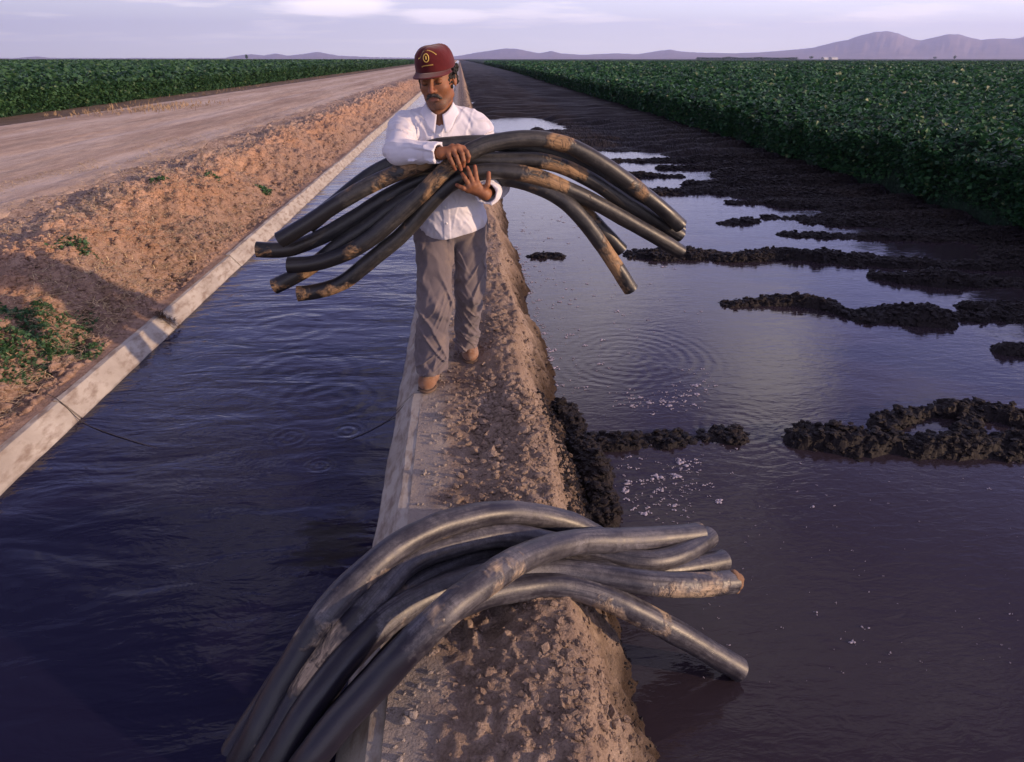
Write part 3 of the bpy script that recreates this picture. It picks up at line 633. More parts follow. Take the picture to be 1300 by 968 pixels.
# ================================================================== THINGS
# ---- siphon pipes
def mat_pipe(name, dark, dust, mudc, dustamt, mudpos, loc, cut=.16):
    t = NT(name); a = t.noise(5, 6, .65, loc=loc); b = t.noise(32, 5, .7, loc=loc); m = t.noise(2.6, 5, .6, loc=(loc[0]+4, loc[1], loc[2])); s = t.noise(9, 5, .75, (1, 1, 1), 1.2, loc)
    f = t.math('MULTIPLY', t.ramp(a, [(.32, 0.15), (.62, 1.)]), t.ramp(b, [(.3, .35), (.62, 1.)]))
    cv = t.n('ShaderNodeCombineXYZ'); t.l(t.attr('dist'), cv.inputs[0]); t.l(t.attr('ca'), cv.inputs[1]); t.l(t.attr('sa'), cv.inputs[2])
    def sn(scl, det, rg, sc3):
        mp = t.n('ShaderNodeMapping'); mp.inputs['Scale'].default_value = sc3; mp.inputs['Location'].default_value = loc; t.l(cv.outputs[0], mp.inputs[0]); z = t.n('ShaderNodeTexNoise'); z.inputs['Scale'].default_value = scl; z.inputs['Detail'].default_value = det; z.inputs['Roughness'].default_value = rg; t.l(mp.outputs[0], z.inputs['Vector']); return z.outputs[0]
    stk = t.ramp(sn(2.2, 7, .7, (1.6, 1.5, 1.5)), [(.36, .12), (.52, .62), (.66, 1.)]); f = t.math('MULTIPLY', f, stk)
    drip = sn(3.0, 6, .68, (3.2, 1.0, 1.0)); mf = t.math('MULTIPLY', t.ramp(t.math('ADD', m, t.math('MULTIPLY', t.math('SUBTRACT', drip, .5), .55)), [(mudpos-.02, 0.), (mudpos+.05, 1.)]), t.ramp(b, [(.36, .15), (.56, 1.)]))
    mudc = t.ramp(sn(9, 5, .7, (1, .6, .6)), [(.35, tuple(.45*q for q in mudc)), (.6, mudc)])
    al = t.attr('along'); wet = t.math('ADD', al, t.math('MULTIPLY', t.math('SUBTRACT', t.noise(16, 5, .7, loc=loc), .5), .16)); dry = t.ramp(wet, [(cut-.012, 0.), (cut+.012, 1.)])  # below the cut along the pipe only a trace of dust is left
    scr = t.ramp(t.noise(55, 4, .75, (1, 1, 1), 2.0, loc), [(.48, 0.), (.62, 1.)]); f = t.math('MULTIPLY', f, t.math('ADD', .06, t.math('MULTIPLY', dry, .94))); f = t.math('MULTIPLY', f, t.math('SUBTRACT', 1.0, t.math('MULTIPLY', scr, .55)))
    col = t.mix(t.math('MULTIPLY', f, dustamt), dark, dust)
    mf = t.math('MULTIPLY', t.ramp(m, [(mudpos, 0.), (mudpos+.05, 1.)]), t.ramp(s, [(.40, 0.), (.52, 1.)]))
    col = t.mix(mf, col, mudc)
    rough = t.math('ADD', t.math('MULTIPLY', t.math('MAXIMUM', f, mf), .42), .36)
    n = t.bump(b, .35, .003); n = t.bump(mf, .8, .006, n)
    return t.fin(col, rough, n, .45)
PM = [mat_pipe('dusty_plastic', (.010, .010, .013), (.115, .108, .10), (.31, .19, .10), .75, .56, (3.1*i, 1.7*i, .6*i)) for i in range(4)]
PB = [mat_pipe('dusty_grey_plastic', (.009, .008, .016), (.20, .195, .22), (.38, .29, .21), .85, .575, (5.3*i+2, 2.2*i, 1.6*i), .34) for i in range(4)]  # higher cut keeps the left part of these pipes dark
inner_m = plain('pipe_inside', (.006, .006, .008), .6)
def pipe(pts, mat, label, group, rad=.038, n=90, jitter=0, cut=None, taper=None):
    P = spline([at(a, b, c) if c > .9 else atz(a, b, c) for a, b, c in pts], n)
    t = np.linspace(0, 1, n); rr = rad*(1+.02*np.sin(t*23+len(pts)))
    V, F = tube_mesh(P, rr, 26, .0055)
    # old dents and lumps
    V = V+.0016*np.stack([vnoise(V[:, 0]*18, V[:, 1]*18, V[:, 2]*18, s=k) for k in (1, 2, 3)], 1)
    nq = (n-1)*26; mi = np.zeros(len(F), int); mi[nq:2*nq] = 1
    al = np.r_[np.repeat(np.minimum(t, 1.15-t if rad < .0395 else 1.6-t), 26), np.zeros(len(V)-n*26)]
    L_ = np.r_[0, np.cumsum(np.linalg.norm(np.diff(P, axis=0), axis=1))]; th = np.linspace(0, 2*pi, 26, endpoint=False); dd = np.r_[np.repeat(L_, 26), np.zeros(len(V)-n*26)]
    cc = [np.r_[np.tile(q(th), n), np.zeros(len(V)-n*26)] for q in (np.cos, np.sin)]
    o = mesh_np('siphon_pipe', V, F, mats=[mat, inner_m], midx=mi, attrs={'along': al, 'dist': dd, 'ca': cc[0], 'sa': cc[1]}, origin=P[n//2]); tag(o, label, 'pipe', group); return o, P
GC = 'curved siphon pipes carried by the man'
pc = []
pc.append(pipe([(366, 337, 3.20), (399, 335, 3.19), (439, 322, 3.17), (471, 303, 3.16), (498, 280, 3.155), (539, 243, 3.155), (568, 213, 3.16), (595, 193, 3.17), (631, 180, 3.19), (678, 176, 3.22), (720, 184, 3.25), (756, 203, 3.28), (781, 219, 3.30), (831, 257, 3.35), (864, 287, 3.38)], PM[0], 'front carried pipe under the upper hand, arching highest on the right', GC))
pc.append(pipe([(355, 305, 3.20), (385, 288, 3.20), (420, 264, 3.21), (455, 243, 3.225), (498, 222, 3.245), (540, 207, 3.265), (580, 201, 3.275), (625, 204, 3.275), (664, 203, 3.28), (692, 205, 3.29), (728, 217, 3.32), (762, 236, 3.35), (789, 254, 3.38), (831, 279, 3.43), (864, 299, 3.46)], PM[1], 'carried pipe whose left end is the topmost of the left ends', GC))
pc.append(pipe([(326, 317, 3.28), (352, 318, 3.28), (377, 314, 3.28), (418, 296, 3.28), (450, 277, 3.285), (482, 256, 3.30), (515, 237, 3.33), (560, 219, 3.35), (610, 214, 3.36), (655, 221, 3.36), (700, 238, 3.37), (735, 263, 3.38), (765, 293, 3.39), (789, 318, 3.40)], PM[2], 'carried pipe whose open left end reaches farthest left', GC))
pc.append(pipe([(348, 364, 3.27), (377, 350, 3.27), (405, 332, 3.27), (431, 311, 3.27), (471, 285, 3.27), (500, 262, 3.28), (540, 240, 3.30), (590, 225, 3.30), (640, 226, 3.28), (680, 236, 3.26), (712, 252, 3.25), (734, 272, 3.25), (756, 300, 3.25), (778, 332, 3.26), (801, 368, 3.27)], PM[3], 'carried pipe dropping steeply on the right to the lowest right end', GC))
pc.append(pipe([(378, 373, 3.22), (404, 370, 3.22), (436, 359, 3.21), (463, 337, 3.20), (498, 309, 3.19), (520, 289, 3.19), (544, 260, 3.19), (572, 233, 3.20), (600, 220, 3.205), (640, 217, 3.21), (680, 224, 3.23), (714, 238, 3.26), (755, 257, 3.30), (803, 284, 3.34), (845, 308, 3.38), (864, 320, 3.40)], PM[1], 'carried pipe with the lowest left end, hooked flat above the canal', GC))
pc.append(pipe([(392, 287, 3.33), (426, 258, 3.33), (471, 222, 3.34), (500, 208, 3.34), (540, 190, 3.34), (579, 183, 3.34), (625, 182, 3.34), (670, 186, 3.34), (715, 198, 3.36), (757, 219, 3.39), (800, 246, 3.43), (840, 275, 3.47), (864, 293, 3.50)], PM[2], 'rear most carried pipe pressed against his shirt, dark blue along the top', GC))
GP = 'pile of siphon pipes lying across the bank'
W = -.09
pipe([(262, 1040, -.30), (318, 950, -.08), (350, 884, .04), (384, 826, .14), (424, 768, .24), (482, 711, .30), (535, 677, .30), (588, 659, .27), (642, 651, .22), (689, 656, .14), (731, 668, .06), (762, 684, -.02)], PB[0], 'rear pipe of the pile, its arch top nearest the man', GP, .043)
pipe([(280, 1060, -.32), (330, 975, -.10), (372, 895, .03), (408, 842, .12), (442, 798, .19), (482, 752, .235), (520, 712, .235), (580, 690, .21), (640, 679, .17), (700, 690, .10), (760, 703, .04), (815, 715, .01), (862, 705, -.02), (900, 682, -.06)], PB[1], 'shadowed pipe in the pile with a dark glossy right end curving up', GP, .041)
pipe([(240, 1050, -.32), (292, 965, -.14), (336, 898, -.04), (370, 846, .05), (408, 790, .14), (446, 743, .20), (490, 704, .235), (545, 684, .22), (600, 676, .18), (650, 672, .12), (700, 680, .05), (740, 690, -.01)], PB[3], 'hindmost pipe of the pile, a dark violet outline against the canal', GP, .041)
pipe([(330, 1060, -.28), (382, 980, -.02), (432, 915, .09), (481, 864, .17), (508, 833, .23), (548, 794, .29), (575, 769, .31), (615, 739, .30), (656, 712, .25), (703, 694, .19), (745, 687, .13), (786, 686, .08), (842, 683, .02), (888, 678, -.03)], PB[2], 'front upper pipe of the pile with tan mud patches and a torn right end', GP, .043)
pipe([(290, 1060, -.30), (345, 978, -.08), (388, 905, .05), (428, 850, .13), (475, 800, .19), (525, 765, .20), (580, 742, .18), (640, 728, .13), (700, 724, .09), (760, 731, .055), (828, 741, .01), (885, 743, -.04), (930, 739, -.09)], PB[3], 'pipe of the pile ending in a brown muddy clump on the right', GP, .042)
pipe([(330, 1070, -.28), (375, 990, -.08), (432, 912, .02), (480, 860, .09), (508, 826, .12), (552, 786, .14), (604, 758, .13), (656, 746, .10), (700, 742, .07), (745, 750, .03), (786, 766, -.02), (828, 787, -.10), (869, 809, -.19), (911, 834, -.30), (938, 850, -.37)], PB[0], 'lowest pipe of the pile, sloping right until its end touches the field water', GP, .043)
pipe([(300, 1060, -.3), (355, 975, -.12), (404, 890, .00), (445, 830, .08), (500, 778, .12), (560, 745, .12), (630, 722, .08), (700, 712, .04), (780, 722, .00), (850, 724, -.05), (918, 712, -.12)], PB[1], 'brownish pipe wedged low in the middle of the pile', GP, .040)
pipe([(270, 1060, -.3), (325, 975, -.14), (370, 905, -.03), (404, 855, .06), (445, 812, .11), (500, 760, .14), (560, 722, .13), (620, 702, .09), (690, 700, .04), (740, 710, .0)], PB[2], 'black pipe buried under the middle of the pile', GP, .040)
# dried mud on two pipe mouths
def lump(name, C, r, mat, parent=None, seed=0, squash=(1, 1, 1)):
    f0 = p_ell(C, np.array(r)*squash)
    f = lambda P: f0(P)+.010*fbm(P[:, 0]*45, P[:, 1]*45, 3, seed, z=P[:, 2]*45)
    V, F = sdf_mesh(f, np.array(C)-max(r)*1.5, np.array(C)+max(r)*1.5, max(r)/12)
    return mesh_np(name, V, F, mat, parent=parent, origin=C)
clump_pipe = [o for o in bpy.data.objects if o.name.startswith('siphon_pipe') and 'muddy clump' in o.get('label', '')][0]
lump('dried_mud', atz(931, 739, -.09), (.036, .034, .046), plain('brown_clay', (.17, .095, .055), .9), clump_pipe, 5)

# ---- cord over the lining and the weeds caught in its joint
def cord(name, C, r, mat, label, cat):
    P = spline(C, 40); V, F = tube_mesh(P, r, 8, .001, open_ends=False); o = mesh_np(name, V, F, mat, origin=P[0]); tag(o, label, cat); return o
dk = plain('dark_fibre', (.05, .04, .04), .9)
cord('cord', [(-2.22, 3.36, .045), (-2.14, 3.34, .014), (-2.04, 3.30, -.090), (-1.9, 3.2, -.097), (-1.6, 3.03, -.098), (-1.35, 2.92, -.112)], .0020, dk, 'thin dark cord running over the pale canal edge into the water', 'cord')
cord('cord', [(-.17, 3.33, .026), (-.265, 3.33, .010), (-.385, 3.24, -.088), (-.46, 3.14, -.097), (-.58, 3.02, -.098), (-.72, 2.94, -.112)], .0018, dk, 'thin dark cord running into the canal beside the front boot', 'cord')
def blades(name, P, L, wd, mat, label=None, cat=None, kind=None, flat=.25, seed=0, parent=None, bend=.3, group=None):
    r = np.random.default_rng(seed); n = len(P); a = r.uniform(0, 2*pi, n); el = np.abs(r.normal(0, 1, n))*flat; L = L*r.uniform(.4, 1.2, n)
    d = np.stack([np.cos(a)*np.cos(el), np.sin(a)*np.cos(el), np.sin(el)], 1); sd_ = np.stack([-np.sin(a), np.cos(a), 0*a], 1)
    mid = P+d*(L*.5)[:, None]; tip = P+d*L[:, None]; tip[:, 2] -= bend*L*np.abs(np.sin(el))
    V = np.stack([P-sd_*wd, P+sd_*wd, mid+sd_*wd*.8, mid-sd_*wd*.8, tip+sd_*wd*.15, tip-sd_*wd*.15], 1)
    i = np.arange(n)[:, None]*6; F = np.concatenate([i+[0, 1, 2, 3], i+[3, 2, 4, 5]])
    og = P.mean(0); o = mesh_np(name, V.reshape(-1, 3), F, mat, smooth=False, origin=og, parent=parent); tag(o, label, cat, group, kind); return o
straw = NT('straw'); straw.fin(straw.ramp(straw.noise(40, 2), [(.38, (.22, .13, .07)), (.46, (.52, .38, .21)), (.56, (.70, .54, .32)), (.66, (.26, .15, .08))]), .8); straw = straw.m
c = at(213, 415, 4.58); n = 260; P = np.stack([rng.normal(-2.10, .035, n), rng.normal(4.62, .018, n), np.zeros(n)], 1); P[:, 2] = .022-.95*np.maximum(0, P[:, 0]+2.13)
blades('caught_weeds', P, .06, .0022, plain('damp_weed', (.10, .06, .035), .9), 'brown tangle of weeds caught in the joint of the pale canal edge', 'weeds', flat=.5, seed=3)
# straw on the slope and on the road
n = 110000; P = np.stack([-2.3-rng.uniform(0, 1, n)*3.1, 2.4+rng.exponential(5.5, n), np.zeros(n)], 1)
keep = (fbm(P[:, 0]*1.7, P[:, 1]*.9, 3, 101) > .02+.25*rng.uniform(-1, 1, n)) & (P[:, 1] < 32) & (rng.uniform(size=n) < np.where(P[:, 0] < -3.7, .35, .75)); P = P[keep]; P[:, 2] = z_left(P[:, 0], P[:, 1])+.003
blades('dry_straw', P, .12, .0026, straw, 'scattered dry straw on the orange slope and road shoulder', kind='stuff', flat=.22, seed=5)
# tan weeds at the far edge of the road
PP = []
for k in range(26):
    y = 17+rng.exponential(30); x = -10.6-.012*y+rng.normal(0, .35); m = int(rng.uniform(10, 45)); s = rng.uniform(.15, .45)
    PP.append(np.stack([rng.normal(x, s, m), rng.normal(y, s*1.6, m), np.zeros(m)], 1))
for (px, py, m) in ((178, 146, 200), (215, 142, 260), (132, 147, 150), (250, 138, 90), (205, 139, 120), (110, 152, 30)):
    p = atz(px, py, .2); PP.append(np.stack([rng.normal(p[0], .42, m), rng.normal(p[1], .8, m), np.zeros(m)], 1))
P = np.concatenate(PP); P[:, 2] = z_left(P[:, 0], P[:, 1])
blades('dry_weeds', P, .20, .008, plain('tan_weed', (.30, .205, .11), .9), 'tan dry weeds along the foot of the left cotton field', kind='stuff', flat=.75, seed=6)
# green weeds
gw = mat_leaf('weed_leaf', [(.02, .055, .025), (.04, .10, .04), (.07, .15, .06), (.10, .18, .07)])
def weed(px, py, z, rx, ry, h, n, s, label):
    p = atz(px, py, z); r = np.random.default_rng(int(px)); a = r.uniform(0, 2*pi, n); q = r.uniform(0, 1, n)**.5*(1+.25*np.sin(a*3+px)+.15*np.sin(a*7))
    X = p[0]+np.cos(a)*q*rx; Y = p[1]+np.sin(a)*q*ry; Z = z_left(X, Y)+h*(1-q*.75)*r.uniform(.1, 1, n)*(1+.5*vnoise(X*9, Y*9, s=7))
    V, F, tn = leaves(np.stack([X, Y, Z], 1), s*r.uniform(.5, 1.3, n), r.uniform(0, 1, n), r, .5)
    o = mesh_np('weed', V, F, gw, origin=(p[0], p[1], float(z_left(np.array([p[0]]), np.array([p[1]]))[0])), smooth=False, attrs={'tone': tn}); tag(o, label, 'weed')
weed(30, 402, .27, .23, .42, .07, 3600, .020, 'large spreading green weed at the left on the dirt slope')
weed(104, 402, .24, .07, .12, .05, 260, .018, 'thin straggly green weed right of the large one')
weed(337, 241, .12, .09, .13, .06, 260, .028, 'small bright green weed on the slope close to the canal edge')
weed(206, 247, .30, .10, .10, .05, 160, .026, 'small green weed on the crest beside the road')
weed(268, 232, .30, .12, .10, .03, 130, .026, 'tiny flat green weed farther along the crest')
weed(96, 325, .30, .13, .15, .05, 420, .022, 'sparse low green weed above the large one')

# far off: a windbreak, farm sheds, lone trees
def tiny_tree(px, Y, h, wdt, label, cat='tree'):
    p = at(px, 74, Y); root = empty('tree', (p[0], Y, 0)); tag(root, label, cat)
    tr = [(p[0]+dx, Y+dy, z) for z in (-.5, h*.5) for dx, dy in ((-.02*h, -.02*h), (.02*h, -.02*h), (.02*h, .02*h), (-.02*h, .02*h))]
    mesh_np('trunk', tr, [(0, 1, 5, 4), (1, 2, 6, 5), (2, 3, 7, 6), (3, 0, 4, 7)], plain('bark', (.12, .08, .06)), parent=root, origin=tuple(root.location))
    r = np.random.default_rng(int(px)); n = 240; v = r.normal(size=(n, 3)); v /= np.linalg.norm(v, axis=1)[:, None]; v *= r.uniform(.3, 1, (n, 1))
    P = np.array([p[0], Y, h*.62])+v*[wdt/2, wdt/2, h*.4]; V, F, tn = leaves(P, np.full(n, h*.13), r.uniform(0, .8, n), r, .2)
    mesh_np('crown', V, F, gw, parent=root, origin=tuple(root.location), smooth=False, attrs={'tone': tn})
tiny_tree(313, 1100, 7.5, 4.5, 'lone dark tree on the horizon beyond the left field')
tiny_tree(1212, 1500, 8, 6, 'lone distant tree below the mountains at the right')
tiny_tree(1187, 1500, 6, 9, 'low distant tree left of the lone one below the mountains')
tiny_tree(1030, 1300, 6.5, 8, 'single rounded tree just right of the long windbreak')
p0, p1 = at(885, 74, 1250), at(1012, 74, 1250); n = 5200; X = rng.uniform(p0[0], p1[0], n); hh_ = 4.2+1.1*vnoise(X*.06, X*0, s=5)
V, F, tn = leaves(np.stack([X, 1250+rng.normal(0, 3, n), rng.uniform(0, 1, n)*hh_], 1), np.full(n, 1.3), rng.uniform(0, .5, n), rng, .2)
tag(mesh_np('windbreak', V, F, gw, smooth=False, attrs={'tone': tn}), 'long dark windbreak of trees beyond the right field', kind='stuff')
def shed(px, wd, h, label):
    p = at(px, 74, 1280); x = p[0]; root = empty('farm_shed', (x, 1280, 0)); tag(root, label, 'shed', None); d = 6
    mesh_np('wall', [(x+a*wd/2, 1280+b*d, z) for z in (0, h) for a, b in ((-1, -1), (1, -1), (1, 1), (-1, 1))], [(0, 1, 5, 4), (1, 2, 6, 5), (2, 3, 7, 6), (3, 0, 4, 7)], plain('white_paint', (.8, .78, .75)), parent=root, origin=tuple(root.location), smooth=False)
    mesh_np('roof', [(x-wd/2-.4, 1280-d-.4, h), (x+wd/2+.4, 1280-d-.4, h), (x+wd/2+.4, 1280, h+1.5), (x-wd/2-.4, 1280, h+1.5), (x-wd/2-.4, 1280+d, h), (x+wd/2+.4, 1280+d, h)], [(0, 1, 2, 3), (3, 2, 5, 4)], plain('pale_metal', (.6, .6, .6)), parent=root, origin=tuple(root.location), smooth=False)
shed(1047, 8, 3.2, 'small white farm shed on the horizon, left one of two'); shed(1058, 11, 3.6, 'larger white farm shed on the horizon, right one of two')

# ================================================================== THE MAN
B0 = np.array([-.10, 3.50, 0.0])
def mat_skin():
    t = NT('brown_skin'); a = t.noise(14, 5, .6); c = t.noise(160, 3, .6); st = t.attr('stubble'); lp = t.attr('ruddy')
    col = t.ramp(a, [(.35, (.165, .062, .028)), (.65, (.245, .098, .045))]); col = t.mix(lp, col, (.30, .10, .065)); col = t.mix(t.math('MULTIPLY', st, t.ramp(c, [(.38, .35), (.6, .95)])), col, (.075, .055, .048))
    t.fin(col, .58, t.bump(c, .35, .0018, t.bump(a, .2, .003)), .45); t.b.inputs['Subsurface Weight'].default_value = .06; t.b.inputs['Subsurface Radius'].default_value = (.012, .004, .002); return t.m
skin = mat_skin()
def mat_cloth(name, c1, c2, sc=4, weave=900, stain=None, patch=.5):
    t = NT(name); a = t.noise(sc, 5, .6); b = t.noise(28, 4, .6); w_ = t.noise(weave/4, 2, .5)
    col = t.ramp(a, [(.35, c1), (.65, c2)])
    if stain: col = t.mix(t.ramp(t.noise(7, 5, .7), [(.52, 0.), (.66, patch)]), col, stain)
    n = t.bump(b, .35, .004); n = t.bump(w_, .25, .001, n); t.fin(col, .9, n, .15); t.b.inputs['Sheen Weight'].default_value = .15; return t.m
shirt_m = mat_cloth('white_cotton', (.55, .54, .62), (.64, .63, .70), 3, stain=(.55, .47, .44), patch=.35)
pants_m = mat_cloth('brown_twill', (.112, .096, .108), (.155, .132, .142), 4, stain=(.21, .165, .145), patch=.5)
# joints, measured from the photo
shR, elR, wrR = at(508, 160, 3.50), at(506, 193, 3.255), at(560, 195, 3.125)
shL, elL, wrL = at(612, 162, 3.50), at(631, 235, 3.43), at(616, 247, 3.135)
# head frame
HS = 1.08; ya, pa = R(15), R(12)
ey = np.array([-sin(ya)*cos(pa), -cos(ya)*cos(pa), -sin(pa)]); ez = np.array([0, 0, 1.])-(-sin(pa))*ey; ez /= np.linalg.norm(ez); ro = R(-5); 
ex = np.cross(ez, ey); ex = ex if ex[0] > 0 else -ex
ex, ez = ex*cos(ro)-ez*sin(ro), ez*cos(ro)+ex*sin(ro)
HM = np.stack([ex, ey, ez], 1); HC = at(555, 101, 3.44)
hl = lambda x, y, z: HC+HS*(HM@np.array([x, y, z]))
def hcap(a, b, ra, rb=None): return p_cap(hl(*a), hl(*b), ra*HS, None if rb is None else rb*HS)
def hell(c, r): return p_ell(hl(*c), np.array(r)*HS, HM)
neckb = np.array([-.100, 3.505, 1.39])
head = [(hell((0, -.012, .035), (.074, .093, .088)), 0), (hell((0, .022, -.030), (.065, .070, .080)), .03), (hell((0, .060, -.093), (.030, .024, .020)), .03),
 (hcap((-.051, .012, -.064), (-.024, .058, -.090), .017, .017), .02), (hcap((.051, .012, -.064), (.024, .058, -.090), .017, .017), .02),
 (hell((-.036, .062, -.022), (.022, .020, .020)), .02), (hell((.036, .062, -.022), (.022, .020, .020)), .02),
 (hcap((-.034, .078, .032), (.034, .078, .032), .010), .014), 
 (hell((-.031, .098, .008), (.017, .016, .012)), .010, 'sub'), (hell((.031, .098, .008), (.017, .016, .012)), .010, 'sub'),
 (hell((-.031, .0755, .008), (.0155, .0150, .0120)), .003), (hell((.031, .0755, .008), (.0155, .0150, .0120)), .003),
 (hcap((0, .088, .020), (0, .108, -.020), .0075, .0105), .009), (hell((0, .109, -.024), (.0115, .010, .009)), .006), (hell((-.0125, .098, -.027), (.008, .010, .007)), .005), (hell((.0125, .098, -.027), (.008, .010, .007)), .005),
 (hell((0, .082, -.055), (.027, .014, .016)), .012), (hcap((-.017, .0905, -.0535), (.017, .0905, -.0535), .0050), .003), (hcap((-.015, .0905, -.0645), (.015, .0905, -.0645), .0062), .003),
 (hcap((-.023, .095, -.0590), (.023, .095, -.0590), .0020), .002, 'sub'),
 (hell((-.076, -.004, -.004), (.009, .019, .031)), .006), (hell((.076, -.004, -.004), (.009, .019, .031)), .006), (hell((.084, .002, .0), (.004, .011, .018)), .004, 'sub'), (hell((-.084, .002, .0), (.004, .011, .018)), .004, 'sub'),
 (p_cap(hl(0, -.028, -.05), neckb, .056, .064), .03), (p_cap(neckb, neckb+[0, .01, -.12], .07, .10), .04), (p_cap((-.105, 3.475, 1.42), (-.103, 3.432, 1.345), .050, .034), .02)]
V1, F1 = sdf_mesh(sdf_union(head), HC-[.15, .17, .30], HC+[.15, .17, .16], .0028)
# hands: three joints for every finger, in photo pixels and distance
def hand(w_, elb, fingers, thumb, yw, rw=.026):
    it = [(p_cap(elb*.5+w_*.5, w_, .027, rw), 0)]
    mc = [at(*f[0]) for f in fingers]
    for m in mc: it.append((p_cap(w_, m, rw*.86, .0135), .012))
    for a, b in zip(mc[:-1], mc[1:]): it.append((p_cap(a, b, .0135, .0135), .008))
    fs = []
    for f in fingers+[thumb]:
        J = [at(*p) for p in f]; rr = [.0128, .0110, .0102, .0086] if f is not thumb else [.0155, .0120, .0100, .0092]
        seg = sdf_union([(p_cap(J[k], J[k+1], rr[k], rr[k+1]), .002) for k in range(len(J)-1)]+[(p_cap(J[1]+[0, -.0008, .001], J[1]+[0, -.0008, .001], .0106), .003)])
        fs.append(seg)
    base = sdf_union(it)
    def fn(P):
        d = base(P); g = None
        for s_ in fs: v = s_(P); g = v if g is None else np.minimum(g, v)
        return smin(d, g, .005)
    return fn
fR = [[(587.5, 189, 3.125), (592.5, 193.5, 3.108), (595, 199, 3.103), (594, 205, 3.110)], [(581, 187.5, 3.118), (586.5, 195.5, 3.098), (588.6, 204, 3.093), (588.5, 211, 3.103)],
      [(574.5, 190, 3.112), (579, 199, 3.092), (582.5, 208, 3.089), (585, 215.5, 3.100)], [(568.5, 194, 3.108), (571.5, 202, 3.092), (575, 209, 3.090), (578, 215, 3.100)]]
tR = [(566, 192, 3.16), (574, 186, 3.20), (584, 187, 3.225), (590, 190, 3.24)]
fL = [[(606, 233.5, 3.118), (604.5, 226, 3.122), (603.8, 219, 3.128), (602.8, 211.5, 3.138)], [(601, 235, 3.112), (598.5, 227, 3.112), (596, 220, 3.118), (593.2, 213, 3.130)],
      [(596.5, 237.5, 3.112), (593, 231, 3.108), (590, 226, 3.112), (587, 221, 3.125)], [(594, 241, 3.115), (588.5, 239.5, 3.108), (584, 237.5, 3.114), (580, 235, 3.130)]]
tL = [(613, 243, 3.125), (619, 235, 3.118), (620.5, 227, 3.122), (620.5, 220, 3.132)]
fnR = hand(wrR, elR, fR, tR, 3.12, .025); fnL = hand(wrL, elL, fL, tL, 3.12, .025)
def bnd(fs, w_, e, pad=.035): 
    A = np.array([at(*p) for f in fs for p in f]+[w_, (w_+e)/2]); return A.min(0)-pad-.01, A.max(0)+pad+.01
lo, hi = bnd(fR+[tR], wrR, elR); V2, F2 = sdf_mesh(fnR, lo, hi, .0024)
lo, hi = bnd(fL+[tL], wrL, elL); V3, F3 = sdf_mesh(fnL, lo, hi, .0024)
hipR, hipL = np.array([-.15, 3.50, .86]), np.array([.02, 3.51, .86])
knR, anR = at(552, 388, 3.385), at(546, 474, 3.385)
knL, anL = at(596, 368, 3.56), at(592, 438, 3.74)
limbs = [(p_ell((-.10, 3.515, 1.20), (.135, .08, .17)), 0), (p_ell((-.075, 3.50, 1.0), (.125, .09, .17)), .04), (p_ell((-.065, 3.51, .86), (.125, .085, .09)), .04), (p_cap(neckb-[0, 0, .06], neckb-[0, 0, .16], .05, .07), .04),
 (p_cap(shR+[.02, 0, -.02], elR, .040, .034), .02), (p_cap(elR, wrR, .034, .024), .01), (p_cap(shL+[-.02, 0, -.02], elL, .040, .034), .02), (p_cap(elL, wrL, .034, .024), .01),
 (p_cap(hipR, knR, .066, .045), .02), (p_cap(knR, anR, .045, .034), .01), (p_cap(hipL, knL, .066, .045), .01), (p_cap(knL, anL, .045, .034), .01)]
V4, F4 = sdf_mesh(sdf_union(limbs), (-.45, 3.0, .02), (.30, 3.85, 1.46), .009)
Vb = np.concatenate([V1, V2, V3, V4]); off = np.cumsum([0, len(V1), len(V2), len(V3)])
Fb = np.concatenate([F1, F2+off[1], F3+off[2], F4+off[3]])
Lh = (Vb-HC)@HM/HS
stub = np.exp(-(((Lh[:, 1]-.07)/.045)**2+((Lh[:, 2]+.085)/.032)**2))*(np.abs(Lh[:, 0]) < .06)*(Lh[:, 2] > -.16)*.9
rud = np.exp(-((Lh[:, 0]/.020)**2+((Lh[:, 2]+.059)/.009)**2))*(Lh[:, 1] > .07)+.5*np.exp(-((Lh[:, 0]/.016)**2+((Lh[:, 2]+.02)/.02)**2))*(Lh[:, 1] > .09)
tips = np.array([at(*f[-1]) for f in fR+fL+[tL]]); dt = np.min(np.linalg.norm(Vb[:, None]-tips[None], axis=2), axis=1); rud = np.clip(rud+.8*np.exp(-(dt/.012)**2), 0, 1)
man = mesh_np('person', Vb, Fb, skin, origin=B0, attrs={'stubble': stub, 'ruddy': rud})
tag(man, 'man in maroon cap and white shirt carrying an armful of pipes', 'person')
def part(name, V, F, m, parent=man, **k): return mesh_np(name, V, F, m, parent=parent, origin=tuple(parent_world(parent)), **k)
# fingernails stay in the skin mesh; hair, moustache, brows and lashes are pieces of their own
hairm = NT('black_hair'); hairm.fin(hairm.ramp(hairm.noise(300, 2), [(.4, (.003, .003, .003)), (.7, (.012, .010, .010))]), .8, hairm.bump(hairm.noise(240, 3), .8, .003)); hairm = hairm.m
greym = NT('greying_hair'); greym.fin(greym.ramp(greym.noise(380, 2), [(.45, (.008, .007, .007)), (.66, (.07, .06, .06))]), .7, greym.bump(greym.noise(300, 3), .8, .002)); greym = greym.m
def sd(items, lo, hi, h, disp=None):
    f0 = sdf_union(items); f = f0 if disp is None else (lambda P: f0(P)+disp(P)); return sdf_mesh(f, lo, hi, h)
hr = np.random.default_rng(4); it = [(hell((0, -.024, .028), (.0805, .088, .062)), 0)]
for k in range(170):
    a = hr.uniform(.22*pi, 1.78*pi)+pi/2; z = hr.uniform(-.030, .045); it.append((hell((.080*cos(a), -.02+.090*sin(a), z), np.full(3, hr.uniform(.004, .0075))), .002))
